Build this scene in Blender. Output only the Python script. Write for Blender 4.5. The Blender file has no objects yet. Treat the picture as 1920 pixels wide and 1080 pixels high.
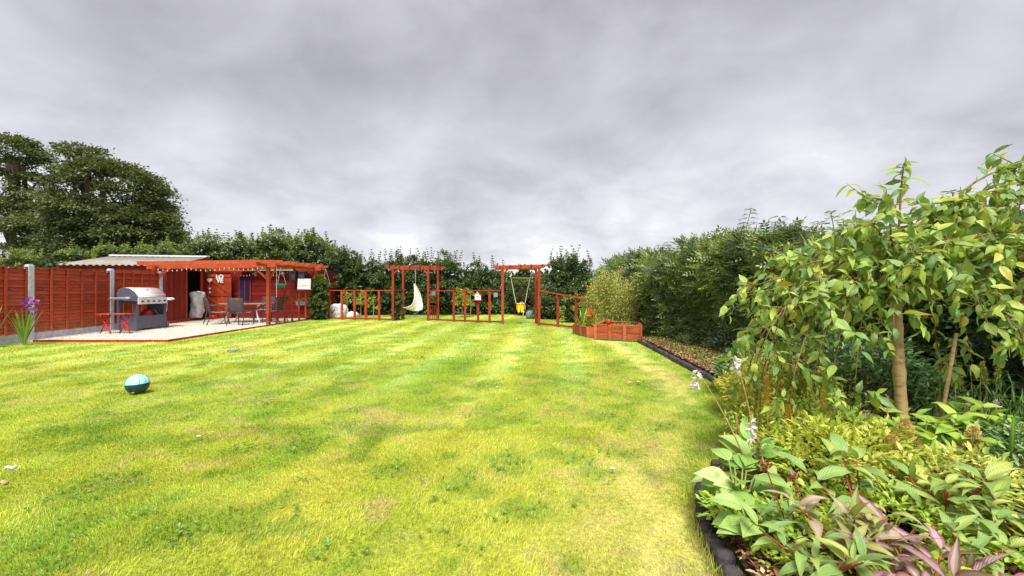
import bpy, math, random
import numpy as np
from mathutils import Vector, Matrix
PI = math.pi
sc = bpy.context.scene
COL = sc.collection

# ------------------------------------------------------------------ camera
cam_d = bpy.data.cameras.new('camera'); cam = bpy.data.objects.new('camera', cam_d); COL.objects.link(cam)
cam.location = (0, 0, 1.3); cam.rotation_euler = (math.radians(90), 0, 0)
cam_d.sensor_width = 36; cam_d.lens = 15.0; cam_d.clip_start = 0.05; cam_d.clip_end = 2000
sc.camera = cam

# ------------------------------------------------------------------ sky, sun, exposure
SUN_EL, SUN_AZ = 57, 178          # azimuth clockwise from +Y (the view direction)
world = bpy.data.worlds.new('World'); sc.world = world; world.use_nodes = True
nt = world.node_tree; nt.nodes.clear()
def N_(tree, t, **kw):
    n = tree.nodes.new(t)
    for k, v in kw.items(): setattr(n, k, v)
    return n
def math_(tree, op, a, b=None, clamp=False):
    n = N_(tree, 'ShaderNodeMath', operation=op, use_clamp=clamp)
    for i, v in enumerate((a, b)):
        if v is None: continue
        if isinstance(v, (int, float)): n.inputs[i].default_value = v
        else: tree.links.new(v, n.inputs[i])
    return n.outputs[0]
def mixc(tree, fac, a, b):
    n = N_(tree, 'ShaderNodeMix', data_type='RGBA')
    for i, v in ((0, fac), (6, a), (7, b)):
        if isinstance(v, (int, float)): n.inputs[i].default_value = v
        elif isinstance(v, tuple): n.inputs[i].default_value = v + (1,) if len(v) == 3 else v
        else: tree.links.new(v, n.inputs[i])
    return n.outputs[2]
def ramp(tree, fac, stops, interp='LINEAR'):
    n = N_(tree, 'ShaderNodeValToRGB'); cr = n.color_ramp; cr.interpolation = interp
    while len(cr.elements) < len(stops): cr.elements.new(0.5)
    for e, (p, c) in zip(cr.elements, stops):
        e.position = p; e.color = tuple(c) + (1,) if len(c) == 3 else c
    tree.links.new(fac, n.inputs[0]); return n.outputs[0]
def noise(tree, vec, scale, detail=4, rough=.5, dist=0.0):
    n = N_(tree, 'ShaderNodeTexNoise'); n.inputs['Scale'].default_value = scale
    n.inputs['Detail'].default_value = detail; n.inputs['Roughness'].default_value = rough
    n.inputs['Distortion'].default_value = dist
    if vec is not None: tree.links.new(vec, n.inputs['Vector'])
    return n.outputs['Fac']
def mapping(tree, vec, scale=(1,1,1), rot=(0,0,0), loc=(0,0,0)):
    n = N_(tree, 'ShaderNodeMapping'); n.inputs['Scale'].default_value = scale
    n.inputs['Rotation'].default_value = rot; n.inputs['Location'].default_value = loc
    tree.links.new(vec, n.inputs['Vector']); return n.outputs[0]
def build_sky():
    t = nt
    tc = N_(t, 'ShaderNodeTexCoord')
    sep = N_(t, 'ShaderNodeSeparateXYZ'); t.links.new(tc.outputs['Generated'], sep.inputs[0])
    z = math_(t, 'MAXIMUM', sep.outputs[2], 0.0)
    zz = math_(t, 'ADD', z, 0.20)
    px = math_(t, 'DIVIDE', sep.outputs[0], zz); py = math_(t, 'DIVIDE', sep.outputs[1], zz)
    cmb = N_(t, 'ShaderNodeCombineXYZ'); t.links.new(px, cmb.inputs[0]); t.links.new(py, cmb.inputs[1])
    P = cmb.outputs[0]
    big = noise(t, mapping(t, P, (.55, .30, 1), (0, 0, math.radians(24)), (3.1, 7.4, 0)), 1.0, 2, .45, .2)
    Dv = tc.outputs['Generated']
    mid1 = noise(t, mapping(t, P, (.9, 1.0, 1), (0, 0, .3), (1.7, .4, 2)), 1.0, 4, .5, .3)
    mid2 = noise(t, mapping(t, Dv, (1, 1, 1.6), (0, 0, 0), (2.2, .7, 1.3)), 3.3, 8, .53, .3)
    mid = math_(t, 'ADD', math_(t, 'MULTIPLY', mid1, .25), math_(t, 'MULTIPLY', mid2, .75))
    puff = noise(t, mapping(t, Dv, (1, 1, 2.2), (0, 0, 0), (5.3, 2.4, 6)), 7.0, 8, .55, .3)
    big = math_(t, 'MULTIPLY', math_(t, 'SUBTRACT', big, .5), .80)
    mid = math_(t, 'MULTIPLY', math_(t, 'SUBTRACT', mid, .5), 1.05)
    low = math_(t, 'SUBTRACT', 1.0, math_(t, 'MULTIPLY', z, 2.6), True)
    puff = math_(t, 'MULTIPLY', math_(t, 'MULTIPLY', math_(t, 'SUBTRACT', puff, .5), 1.25), low)
    v = math_(t, 'ADD', math_(t, 'ADD', big, mid), puff)
    lift = math_(t, 'MULTIPLY', math_(t, 'POWER', math_(t, 'SUBTRACT', 1.0, z), 3.5), .68)
    v = math_(t, 'ADD', math_(t, 'ADD', v, lift), .315, True)
    k = SKY_GAIN
    col = ramp(t, v, [(0, (.24*k, .235*k, .265*k)), (.28, (.385*k, .375*k, .425*k)), (.55, (.56*k, .55*k, .605*k)),
                      (.8, (.73*k, .725*k, .765*k)), (1, (1.0*k, 1.0*k, 1.02*k))])
    sky = N_(t, 'ShaderNodeTexSky', sky_type='NISHITA', sun_disc=False)
    sky.sun_elevation = math.radians(SUN_EL); sky.sun_rotation = math.radians(SUN_AZ)
    b1 = N_(t, 'ShaderNodeBackground'); t.links.new(sky.outputs[0], b1.inputs[0]); b1.inputs[1].default_value = 0.004
    b2 = N_(t, 'ShaderNodeBackground'); t.links.new(col, b2.inputs[0]); b2.inputs[1].default_value = 1.0
    ad = N_(t, 'ShaderNodeAddShader'); t.links.new(b1.outputs[0], ad.inputs[0]); t.links.new(b2.outputs[0], ad.inputs[1])
    out = N_(t, 'ShaderNodeOutputWorld'); t.links.new(ad.outputs[0], out.inputs[0])
SKY_GAIN = 0.44
EXPOSURE = 1.4
build_sky()
sd = bpy.data.lights.new('sun', 'SUN'); sd.energy = 2.7; sd.angle = math.radians(28); sd.color = (1, .96, .90)
sun = bpy.data.objects.new('sun', sd); COL.objects.link(sun)
_az, _el = math.radians(SUN_AZ), math.radians(SUN_EL)
sdir = Vector((math.sin(_az)*math.cos(_el), math.cos(_az)*math.cos(_el), math.sin(_el)))
sun.rotation_euler = sdir.to_track_quat('Z', 'Y').to_euler(); sun.location = sdir*50
sc.view_settings.view_transform = 'Standard'; sc.view_settings.look = 'None'
sc.view_settings.exposure = EXPOSURE; sc.view_settings.gamma = 1.0; sc.view_settings.use_curve_mapping = False
sc.render.engine = 'CYCLES'
sc.cycles.max_bounces = 6; sc.cycles.diffuse_bounces = 3; sc.cycles.glossy_bounces = 2
sc.cycles.transmission_bounces = 4; sc.cycles.transparent_max_bounces = 4; sc.cycles.use_denoising = True

# ------------------------------------------------------------------ materials
MATS = {}
def mat_base(name, rough=.7, spec=.4, metal=0.0):
    m = bpy.data.materials.new(name); m.use_nodes = True; t = m.node_tree
    b = t.nodes['Principled BSDF']; b.inputs['Roughness'].default_value = rough
    b.inputs['Specular IOR Level'].default_value = spec; b.inputs['Metallic'].default_value = metal
    MATS[name] = m; return m, t, b
def plain(name, c, rough=.6, metal=0.0, var=.12, scale=6.0, bump=0.0, bscale=60, spec=.4):
    m, t, b = mat_base(name, rough, spec, metal)
    g = N_(t, 'ShaderNodeNewGeometry'); f = noise(t, g.outputs['Position'], scale, 5, .6)
    lo = tuple(x*(1-var*1.6) for x in c); hi = tuple(min(1, x*(1+var)) for x in c)
    t.links.new(ramp(t, f, [(.25, lo), (.7, hi)]), b.inputs['Base Color'])
    if bump:
        bp = N_(t, 'ShaderNodeBump'); bp.inputs['Strength'].default_value = bump; bp.inputs['Distance'].default_value = .01
        t.links.new(noise(t, g.outputs['Position'], bscale, 4), bp.inputs['Height']); t.links.new(bp.outputs[0], b.inputs['Normal'])
    return m
def wood(name, c, c2, grain=(3, 3, 40), rough=.62, wear=None, foot=None):
    """stained timber: grain streaks run along the axis whose scale is small"""
    m, t, b = mat_base(name, rough, .3)
    g = N_(t, 'ShaderNodeNewGeometry'); oi = N_(t, 'ShaderNodeObjectInfo')
    add = N_(t, 'ShaderNodeVectorMath', operation='ADD'); t.links.new(g.outputs['Position'], add.inputs[0])
    sh = N_(t, 'ShaderNodeVectorMath', operation='SCALE'); sh.inputs[0].default_value = (7, 13, 5); t.links.new(oi.outputs['Random'], sh.inputs['Scale'])
    t.links.new(sh.outputs[0], add.inputs[1])
    f = noise(t, mapping(t, add.outputs[0], grain), 1.0, 6, .62, .25)
    blot = noise(t, add.outputs[0], 2.4, 4, .6)
    f2 = math_(t, 'ADD', math_(t, 'MULTIPLY', f, .65), math_(t, 'MULTIPLY', blot, .35))
    f2 = math_(t, 'ADD', f2, math_(t, 'MULTIPLY', math_(t, 'SUBTRACT', oi.outputs['Random'], .5), .22))
    col = ramp(t, f2, [(.30, c2), (.50, c), (.72, tuple(min(1, x*1.35+.01) for x in c))])
    if wear:
        w = ramp(t, noise(t, mapping(t, add.outputs[0], tuple(x*.7 for x in grain)), 2.0, 5, .7), [(.60, (0,0,0)), (.72, (1,1,1))])
        col = mixc(t, math_(t, 'MULTIPLY', w, .55), col, wear)
    if foot:         # weathered, splashed band near the ground: (colour, height)
        sp = N_(t, 'ShaderNodeSeparateXYZ'); t.links.new(g.outputs['Position'], sp.inputs[0])
        h = math_(t, 'ADD', math_(t, 'DIVIDE', sp.outputs[2], foot[1]), math_(t, 'MULTIPLY', math_(t, 'SUBTRACT', noise(t, add.outputs[0], 5.0, 5, .7), .5), 2.2))
        col = mixc(t, math_(t, 'MULTIPLY', ramp(t, h, [(.25, (1,1,1)), (.95, (0,0,0))]), .65), col, foot[0])
    t.links.new(col, b.inputs['Base Color'])
    bp = N_(t, 'ShaderNodeBump'); bp.inputs['Strength'].default_value = .35; bp.inputs['Distance'].default_value = .006
    t.links.new(f, bp.inputs['Height']); t.links.new(bp.outputs[0], b.inputs['Normal'])
    return m
def leafmat(name, stops, trans=.35, rough=.45, patch=0.0, veins=False, vein_col=None, edge=None, spec=.45):
    """colour by the leaf's own random value ('rnd' attribute for joined leaves, Object Info for single ones)"""
    m = bpy.data.materials.new(name); m.use_nodes = True; t = m.node_tree; t.nodes.clear(); MATS[name] = m
    at = N_(t, 'ShaderNodeAttribute', attribute_name='rnd'); oi = N_(t, 'ShaderNodeObjectInfo')
    r = math_(t, 'FRACT', math_(t, 'ADD', at.outputs['Fac'], oi.outputs['Random']))
    if patch:
        g = N_(t, 'ShaderNodeNewGeometry')
        pn = noise(t, g.outputs['Position'], 1.6, 2, .5)
        r = math_(t, 'ADD', math_(t, 'MULTIPLY', r, 1-patch), math_(t, 'MULTIPLY', ramp(t, pn, [(.3, (0,0,0)), (.7, (1,1,1))]), patch), True)
    col = ramp(t, r, stops)
    nrm = None
    if veins:
        uv = N_(t, 'ShaderNodeUVMap'); s = N_(t, 'ShaderNodeSeparateXYZ'); t.links.new(uv.outputs[0], s.inputs[0])
        ax = math_(t, 'ABSOLUTE', math_(t, 'SUBTRACT', s.outputs[0], .5))
        if veins == 'hosta':
            w = math_(t, 'SINE', math_(t, 'MULTIPLY', ax, 75.0))
        else:
            w = math_(t, 'SINE', math_(t, 'ADD', math_(t, 'MULTIPLY', s.outputs[1], 62.0), math_(t, 'MULTIPLY', ax, -34.0)))
        w01 = ramp(t, math_(t, 'ADD', math_(t, 'MULTIPLY', w, .5), .5), [(.72, (0,0,0)), (.98, (1,1,1))])
        midr = ramp(t, ax, [(.015, (1,1,1)), (.045, (0,0,0))])
        vm = math_(t, 'MAXIMUM', math_(t, 'MULTIPLY', w01, .45), midr)
        blot = noise(t, uv.outputs[0], 5.0, 4, .6)
        col = mixc(t, math_(t, 'MULTIPLY', ramp(t, blot, [(.45, (0,0,0)), (.75, (1,1,1))]), .35), col, vein_col or (.4, .5, .12))
        col = mixc(t, math_(t, 'MULTIPLY', vm, .85), col, vein_col or (.35, .5, .15))
        off = N_(t, 'ShaderNodeVectorMath', operation='ADD'); t.links.new(uv.outputs[0], off.inputs[0])
        cb = N_(t, 'ShaderNodeCombineXYZ'); t.links.new(math_(t, 'MULTIPLY', r, 37.0), cb.inputs[0]); t.links.new(math_(t, 'MULTIPLY', r, 91.0), cb.inputs[1]); t.links.new(cb.outputs[0], off.inputs[1])
        spot = noise(t, off.outputs[0], 7.0, 3, .6)
        thr = math_(t, 'ADD', spot, math_(t, 'MULTIPLY', ax, .22))
        col = mixc(t, math_(t, 'MULTIPLY', ramp(t, thr, [(.71, (0,0,0)), (.76, (1,1,1))]), .85), col, (.30, .15, .05))
        if edge:
            em = ramp(t, math_(t, 'ADD', ax, math_(t, 'MULTIPLY', math_(t, 'SUBTRACT', blot, .5), .35)), [(.20, (0,0,0)), (.34, (1,1,1))])
            col = mixc(t, math_(t, 'MULTIPLY', em, .8), col, edge)
        bp = N_(t, 'ShaderNodeBump'); bp.inputs['Strength'].default_value = .5; bp.inputs['Distance'].default_value = .004
        t.links.new(math_(t, 'SUBTRACT', math_(t, 'MULTIPLY', w, .5), vm), bp.inputs['Height']); nrm = bp.outputs[0]
    b = N_(t, 'ShaderNodeBsdfPrincipled'); b.inputs['Roughness'].default_value = rough; b.inputs['Specular IOR Level'].default_value = spec
    tr = N_(t, 'ShaderNodeBsdfTranslucent'); mx = N_(t, 'ShaderNodeMixShader'); mx.inputs[0].default_value = trans
    out = N_(t, 'ShaderNodeOutputMaterial')
    t.links.new(col, b.inputs['Base Color']); t.links.new(mixc(t, .35, col, (.45, .5, .03)), tr.inputs[0])
    if nrm: t.links.new(nrm, b.inputs['Normal'])
    t.links.new(b.outputs[0], mx.inputs[1]); t.links.new(tr.outputs[0], mx.inputs[2]); t.links.new(mx.outputs[0], out.inputs[0])
    return m
def vcolmat(name, rough=.6, trans=0.0, spec=.25, bump=0.0):
    """base colour from the 'tint' colour attribute computed for the surface"""
    m = bpy.data.materials.new(name); m.use_nodes = True; t = m.node_tree; t.nodes.clear(); MATS[name] = m
    at = N_(t, 'ShaderNodeAttribute', attribute_name='tint')
    b = N_(t, 'ShaderNodeBsdfPrincipled'); b.inputs['Roughness'].default_value = rough; b.inputs['Specular IOR Level'].default_value = spec
    col = at.outputs['Color']
    g = N_(t, 'ShaderNodeNewGeometry')
    if bump:
        f = noise(t, g.outputs['Position'], 38, 6, .7)
        mu = N_(t, 'ShaderNodeMix', data_type='RGBA', blend_type='MULTIPLY'); mu.inputs[0].default_value = 1
        t.links.new(col, mu.inputs[6]); t.links.new(ramp(t, f, [(.3, (.45,.5,.4)), (.65, (1.15,1.12,1.1))]), mu.inputs[7]); col = mu.outputs[2]
        bp = N_(t, 'ShaderNodeBump'); bp.inputs['Strength'].default_value = bump; bp.inputs['Distance'].default_value = .02
        t.links.new(f, bp.inputs['Height']); t.links.new(bp.outputs[0], b.inputs['Normal'])
    t.links.new(col, b.inputs['Base Color'])
    out = N_(t, 'ShaderNodeOutputMaterial')
    if trans:
        tr = N_(t, 'ShaderNodeBsdfTranslucent'); mx = N_(t, 'ShaderNodeMixShader'); mx.inputs[0].default_value = trans
        t.links.new(col, tr.inputs[0]); t.links.new(b.outputs[0], mx.inputs[1]); t.links.new(tr.outputs[0], mx.inputs[2]); t.links.new(mx.outputs[0], out.inputs[0])
    else: t.links.new(b.outputs[0], out.inputs[0])
    return m

fence_wood = wood('fence_stain', (.34,.050,.018), (.17,.018,.008), (3, 3, 45), wear=(.46,.18,.08), foot=((.44,.17,.07), .55))
shed_wood_v = wood('shed_stain_upright', (.21,.016,.008), (.10,.008,.005), (35, 35, 2.5))
shed_wood_h = wood('shed_stain_lap', (.20,.011,.008), (.09,.005,.005), (2.5, 3, 45))
door_wood = wood('door_stain', (.38,.052,.014), (.22,.022,.008), (30, 30, 3))
frame_wood = wood('pergola_stain', (.33,.052,.014), (.14,.016,.007), (8, 8, 8), wear=(.40,.15,.06))
frame_wood_v = wood('post_stain', (.29,.040,.012), (.12,.012,.006), (30, 30, 2.5), wear=(.38,.13,.05), foot=((.10,.07,.03), .22))
dark_wood = wood('old_stain', (.30,.030,.012), (.15,.012,.007), (25, 25, 3))
planter_wood = wood('planter_stain', (.40,.095,.035), (.21,.038,.015), (3, 3, 40), wear=(.50,.25,.12), foot=((.16,.11,.05), .12))
concrete = plain('concrete', (.46,.48,.55), .85, var=.18, scale=9, bump=.4)
gravelm = plain('gravel_base', (.66,.61,.52), .9, var=.12, scale=20, bump=.4, bscale=90)
stone_m = leafmat('pale_stones', [(0, (.60,.54,.44)), (.4, (.68,.63,.54)), (1, (.76,.72,.64))], 0.0, .8)
roof_m = plain('roof_sheet', (.27,.245,.205), .8, var=.2, scale=3)
cream_m = plain('cream_sheet', (.55,.52,.38), .7, var=.1)
black_m = plain('black_metal', (.05,.04,.05), .45, var=.1)
dkgrey_m = plain('dark_grey_enamel', (.085,.09,.125), .42, var=.1, spec=.5)
steel_m = plain('stainless', (.86,.86,.88), .38, metal=.55, var=.08)
white_m = plain('white_paint', (.78,.77,.75), .6, var=.06)
weave_m = plain('brown_weave', (.085,.055,.06), .7, var=.25, scale=40, bump=.6, bscale=120)
grey_cush = plain('grey_mesh', (.23,.20,.25), .7, var=.12, scale=40, bump=.3)
glass_m = plain('table_glass', (.22,.26,.27), .12, var=.03, spec=.8)
red_iron = plain('red_iron', (.50,.018,.012), .4, var=.15)
navy_m = plain('navy_glass', (.020,.022,.06), .15, var=.2, spec=.8)
dark_in = plain('dark_interior_shade', (.025,.010,.012), .9, var=.3)  # near-black colour carries the shade inside the shed and the bird house hole
teal_m = plain('teal_plastic', (.01,.20,.15), .4, var=.08)
yellow_m = plain('yellow_plastic', (.85,.52,.01), .35, var=.05)
rope_m = plain('rope', (.62,.58,.54), .85, var=.1)
canvas_m = plain('cream_canvas', (.86,.85,.86), .85, var=.04, scale=4, bump=.25, bscale=30)
bag_m = plain('white_sack', (.74,.72,.74), .55, var=.22, scale=7, bump=.5, bscale=14)
cover_m = plain('grey_sack', (.50,.49,.50), .7, var=.18, scale=6, bump=.8, bscale=9)
soil_m = plain('soil', (.055,.034,.022), .95, var=.45, scale=14, bump=1.0, bscale=30)
log_m = wood('edging_black', (.055,.046,.048), (.022,.018,.020), (20, 20, 4), rough=.85, wear=(.16,.13,.12))
bark_m = wood('bark', (.36,.25,.12), (.13,.07,.03), (16, 16, 38), rough=.85, wear=(.55,.46,.28))
darkbark_m = plain('dark_bark', (.085,.065,.045), .9, var=.3, scale=8, bump=.8)
stem_m = plain('green_stem', (.20,.24,.05), .6, var=.2)
redstem_m = plain('red_stem', (.30,.055,.025), .5, var=.25, scale=30)
tan_stem = plain('tan_stem', (.42,.28,.10), .7, var=.25, scale=30)
bluegrey_m = plain('blue_grey_plastic', (.17,.23,.27), .5, var=.15)
turf_field = plain('field_grass', (.10,.16,.03), .9, var=.3, scale=.6, bump=.4)

# ------------------------------------------------------------------ numpy noise
def _hash(ix, iy, s):
    h = (ix.astype(np.int64)*374761393 + iy.astype(np.int64)*668265263 + s*974711) & 0x7fffffff
    h = ((h ^ (h >> 13))*1274126177) & 0x7fffffff
    return ((h ^ (h >> 16)) & 0xffff)/65535.0
def vnoise(x, y, s=0):
    ix, iy = np.floor(x), np.floor(y); fx, fy = x-ix, y-iy
    fx = fx*fx*(3-2*fx); fy = fy*fy*(3-2*fy)
    a = _hash(ix, iy, s); b = _hash(ix+1, iy, s); c = _hash(ix, iy+1, s); d = _hash(ix+1, iy+1, s)
    return (a*(1-fx)+b*fx)*(1-fy) + (c*(1-fx)+d*fx)*fy
def fbm(x, y, s=0, o=4):
    v = 0; a = .5; t = 0
    for i in range(o):
        v = v + a*vnoise(x*2**i+i*17.3, y*2**i-i*9.1, s+i); t += a; a *= .55
    return v/t
def sstep(a, b, x):
    t = np.clip((x-a)/(b-a), 0, 1); return t*t*(3-2*t)

# ------------------------------------------------------------------ object helpers
def thing(name, label, cat, loc=(0,0,0), group=None, rz=0.0):
    o = bpy.data.objects.new(name, None); o.empty_display_size = .1; COL.objects.link(o)
    o.location = loc; o.rotation_euler = (0, 0, rz); o['label'] = label; o['category'] = cat
    if group: o['group'] = group
    return o
def tag(o, label, cat, group=None, kind=None):
    o['label'] = label; o['category'] = cat
    if group: o['group'] = group
    if kind: o['kind'] = kind
    return o
def npmesh(name, V, F, mat, attrs=None, smooth=False, uv=None, colors=None):
    """V (n,3), F (m,k) array of equal-sized faces"""
    V = np.asarray(V, np.float32); F = np.asarray(F, np.int32); k = F.shape[1]
    me = bpy.data.meshes.new(name)
    me.vertices.add(len(V)); me.vertices.foreach_set('co', V.ravel())
    me.loops.add(F.size); me.loops.foreach_set('vertex_index', F.ravel())
    me.polygons.add(len(F)); me.polygons.foreach_set('loop_start', np.arange(0, F.size, k, dtype=np.int32))
    me.polygons.foreach_set('loop_total', np.full(len(F), k, np.int32))
    if smooth: me.polygons.foreach_set('use_smooth', np.ones(len(F), bool))
    me.update(calc_edges=True)
    for an, av in (attrs or {}).items():
        a = me.attributes.new(an, 'FLOAT', 'POINT'); a.data.foreach_set('value', np.asarray(av, np.float32))
    if colors is not None:
        a = me.attributes.new('tint', 'FLOAT_COLOR', 'POINT')
        c = np.ones((len(V), 4), np.float32); c[:, :3] = colors; a.data.foreach_set('color', c.ravel())
    if uv is not None:
        u = me.uv_layers.new(name='UVMap'); u.data.foreach_set('uv', np.asarray(uv, np.float32)[F.ravel()].ravel())
    if mat: me.materials.append(mat)
    return me
def link(name, me, parent=None, kind=None, loc=None):
    o = bpy.data.objects.new(name, me); COL.objects.link(o)
    if parent is not None: o.parent = parent
    if loc is not None: o.location = loc
    if kind: o['kind'] = kind
    return o
class MB:
    def __init__(s): s.v = []; s.f = []
    def box(s, c, size, rot=None):
        n = len(s.v); hx, hy, hz = [x/2 for x in size]; R = rot.to_matrix() if hasattr(rot, 'to_matrix') else rot
        for x in (-hx, hx):
            for y in (-hy, hy):
                for z in (-hz, hz):
                    p = Vector((x, y, z))
                    if R is not None: p = R @ p
                    s.v.append((p[0]+c[0], p[1]+c[1], p[2]+c[2]))
        s.f += [[n+i for i in q] for q in ((0,1,3,2),(4,6,7,5),(0,4,5,1),(2,3,7,6),(0,2,6,4),(1,5,7,3))]; return s
    def bar(s, a, b, w, h, up=(0,0,1)):
        a, b = Vector(a), Vector(b); d = (b-a); L = d.length; d.normalize(); u = Vector(up)
        if abs(d.dot(u)) > .98: u = Vector((0, 1, 0))
        x = d.cross(u).normalized(); z = x.cross(d)
        R = Matrix((x, d, z)).transposed(); return s.box((a+b)/2, (w, L, h), R)
    def tube(s, pts, r, n=6, cap=True):
        pts = [Vector(p) for p in pts]; rs = r if isinstance(r, (list, tuple)) else [r]*len(pts); base = len(s.v)
        for i, p in enumerate(pts):
            d = (pts[min(i+1, len(pts)-1)] - pts[max(i-1, 0)]).normalized()
            u = Vector((0, 0, 1)) if abs(d.z) < .9 else Vector((1, 0, 0))
            x = d.cross(u).normalized(); y = x.cross(d)
            for k in range(n):
                a = 2*PI*k/n; s.v.append(tuple(p + (x*math.cos(a)+y*math.sin(a))*rs[i]))
        for i in range(len(pts)-1):
            for k in range(n):
                a = base+i*n+k; b = base+i*n+(k+1) % n; s.f.append([a, b, b+n, a+n])
        if cap:
            s.f.append([base+k for k in range(n)][::-1]); s.f.append([base+(len(pts)-1)*n+k for k in range(n)])
        return s
    def lathe(s, prof, c=(0,0,0), n=20, axis='z'):
        base = len(s.v)
        for r, z in prof:
            for k in range(n):
                a = 2*PI*k/n; p = (r*math.cos(a), r*math.sin(a), z)
                if axis == 'x': p = (z, p[0], p[1])
                if axis == 'y': p = (p[0], z, p[1])
                s.v.append((p[0]+c[0], p[1]+c[1], p[2]+c[2]))
        for i in range(len(prof)-1):
            for k in range(n):
                a = base+i*n+k; b = base+i*n+(k+1) % n; s.f.append([a, b, b+n, a+n])
        return s
    def prism(s, poly, off):
        """poly: 3-D points of a face, swept by off"""
        n = len(s.v); k = len(poly); s.v += [tuple(p) for p in poly] + [tuple(Vector(p)+Vector(off)) for p in poly]
        s.f.append(list(range(n, n+k))[::-1]); s.f.append(list(range(n+k, n+2*k)))
        for i in range(k): j = (i+1) % k; s.f.append([n+i, n+j, n+k+j, n+k+i])
        return s
    def grid(s, fn, nu, nv):
        b = len(s.v)
        for i in range(nu+1):
            for j in range(nv+1): s.v.append(tuple(fn(i/nu, j/nv)))
        for i in range(nu):
            for j in range(nv):
                a = b+i*(nv+1)+j; s.f.append([a, a+1, a+nv+2, a+nv+1])
        return s
    def build(s, name, mat, parent=None, smooth=False, kind=None, bevel=0.0, solid=0.0, label=None, loc=None):
        me = bpy.data.meshes.new(name); me.from_pydata([tuple(v) for v in s.v], [], s.f); me.materials.append(mat)
        if smooth: me.polygons.foreach_set('use_smooth', [True]*len(me.polygons))
        me.update(); o = link(name, me, parent, kind, loc)
        if solid: m = o.modifiers.new('solid', 'SOLIDIFY'); m.thickness = solid; m.offset = 0
        if bevel: m = o.modifiers.new('bevel', 'BEVEL'); m.width = bevel; m.segments = 2; m.limit_method = 'ANGLE'
        if label: o['label'] = label
        return o
_unit = {}
def boxpart(parent, name, c, size, mat, rot=None):
    """a box that shares one unit mesh per material; c is in the parent's space"""
    if mat.name not in _unit:
        m = MB().box((0,0,0), (1,1,1)); me = bpy.data.meshes.new('board'); me.from_pydata(m.v, [], m.f); me.materials.append(mat); _unit[mat.name] = me
    o = bpy.data.objects.new(name, _unit[mat.name]); COL.objects.link(o); o.parent = parent; o.location = c; o.scale = size
    if rot is not None: o.rotation_euler = rot
    return o
def barpart(parent, name, a, b, w, h, mat, up=(0,0,1)):
    a, b = Vector(a), Vector(b); d = b-a; L = d.length; d.normalize(); u = Vector(up)
    if abs(d.dot(u)) > .98: u = Vector((0, 1, 0))
    x = d.cross(u).normalized(); z = x.cross(d)
    e = Matrix((x, d, z)).transposed().to_euler()
    return boxpart(parent, name, (a+b)/2, (w, L, h), mat, e)

# ------------------------------------------------------------------ leaves
def unit(a): return a/np.maximum(np.linalg.norm(a, axis=-1, keepdims=True), 1e-9)
def rnd_dirs(rng, n): return unit(rng.normal(size=(n, 3)))
def small_leaves(name, P, D, Nn, L, W, mat, parent=None, kind='stuff', rnd=None, rng=None, base=(0,0,0), fold=.18, six=False):
    """joined leaf-sized blades: folded along the midrib, 2 triangles each (4 if six)"""
    P = np.asarray(P, float) - np.array(base); n = len(P); D = unit(np.asarray(D, float))
    S = unit(np.cross(D, Nn)); Nn = np.cross(S, D)
    L = np.broadcast_to(L, (n,))[:, None]; W = np.broadcast_to(W, (n,))[:, None]
    if rnd is None: rnd = (rng or np.random.default_rng(0)).random(n)
    if not six:
        V = np.stack([P, P+D*L*.45-S*W*.5+Nn*W*fold, P+D*L, P+D*L*.45+S*W*.5+Nn*W*fold], 1).reshape(-1, 3)
        b = np.arange(n)[:, None]*4; F = np.concatenate([b+np.array([[0, 2, 1]]), b+np.array([[0, 3, 2]])], 0)
        R = np.repeat(rnd, 4)
    else:
        V = np.stack([P, P+D*L*.25-S*W*.42+Nn*W*fold, P+D*L*.6-S*W*.40+Nn*(W*fold-L*.03), P+D*L-Nn*L*.14,
                      P+D*L*.6+S*W*.40+Nn*(W*fold-L*.03), P+D*L*.25+S*W*.42+Nn*W*fold, P+D*L*.5+Nn*0], 1).reshape(-1, 3)
        b = np.arange(n)[:, None]*7
        F = np.concatenate([b+np.array([[q]]).reshape(1, 3) for q in ([0,6,1],[1,6,2],[2,6,3],[0,5,6],[5,4,6],[4,3,6])], 0)
        R = np.repeat(rnd, 7)
    me = npmesh(name, V, F, mat, {'rnd': R})
    return link(name, me, parent, kind)
def leaf_template(name, mat, nl=8, width=.42, fold=.22, droop=.25, peak=.42, tip=1.3, wavy=0.0, nc=2, twist=0.0):
    """one large leaf, unit length along +Y, normal +Z, real width profile, curved and folded, with UVs"""
    V = []; UV = []; F = []; cols = 2*nc+1
    for i in range(nl+1):
        t = i/nl
        a = t**(math.log(.5)/math.log(peak)) if 0 < t < 1 else t
        w = width*.5*max(0.0, math.sin(PI*a))**(.8 if t < peak else tip)
        if i in (0, nl): w = .004
        ang = droop*t*1.6; y = (math.sin(ang)/(droop*1.6)) if droop else t; z = -(1-math.cos(ang))/(droop*1.6) if droop else 0
        for j in range(cols):
            u = (j-nc)/nc
            x = u*w; zz = abs(u)*w*fold*2*(1-.35*abs(u)) + wavy*math.sin(t*17+(3 if u > 0 else 0))*abs(u)*w
            zz += twist*x*t
            V.append((x, y, z+zz)); UV.append((.5+u*.5, t))
    for i in range(nl):
        for j in range(cols-1):
            a = i*cols+j; F.append((a, a+1, a+cols+1, a+cols))
    return npmesh(name, V, F, mat, smooth=True, uv=UV)
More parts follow.
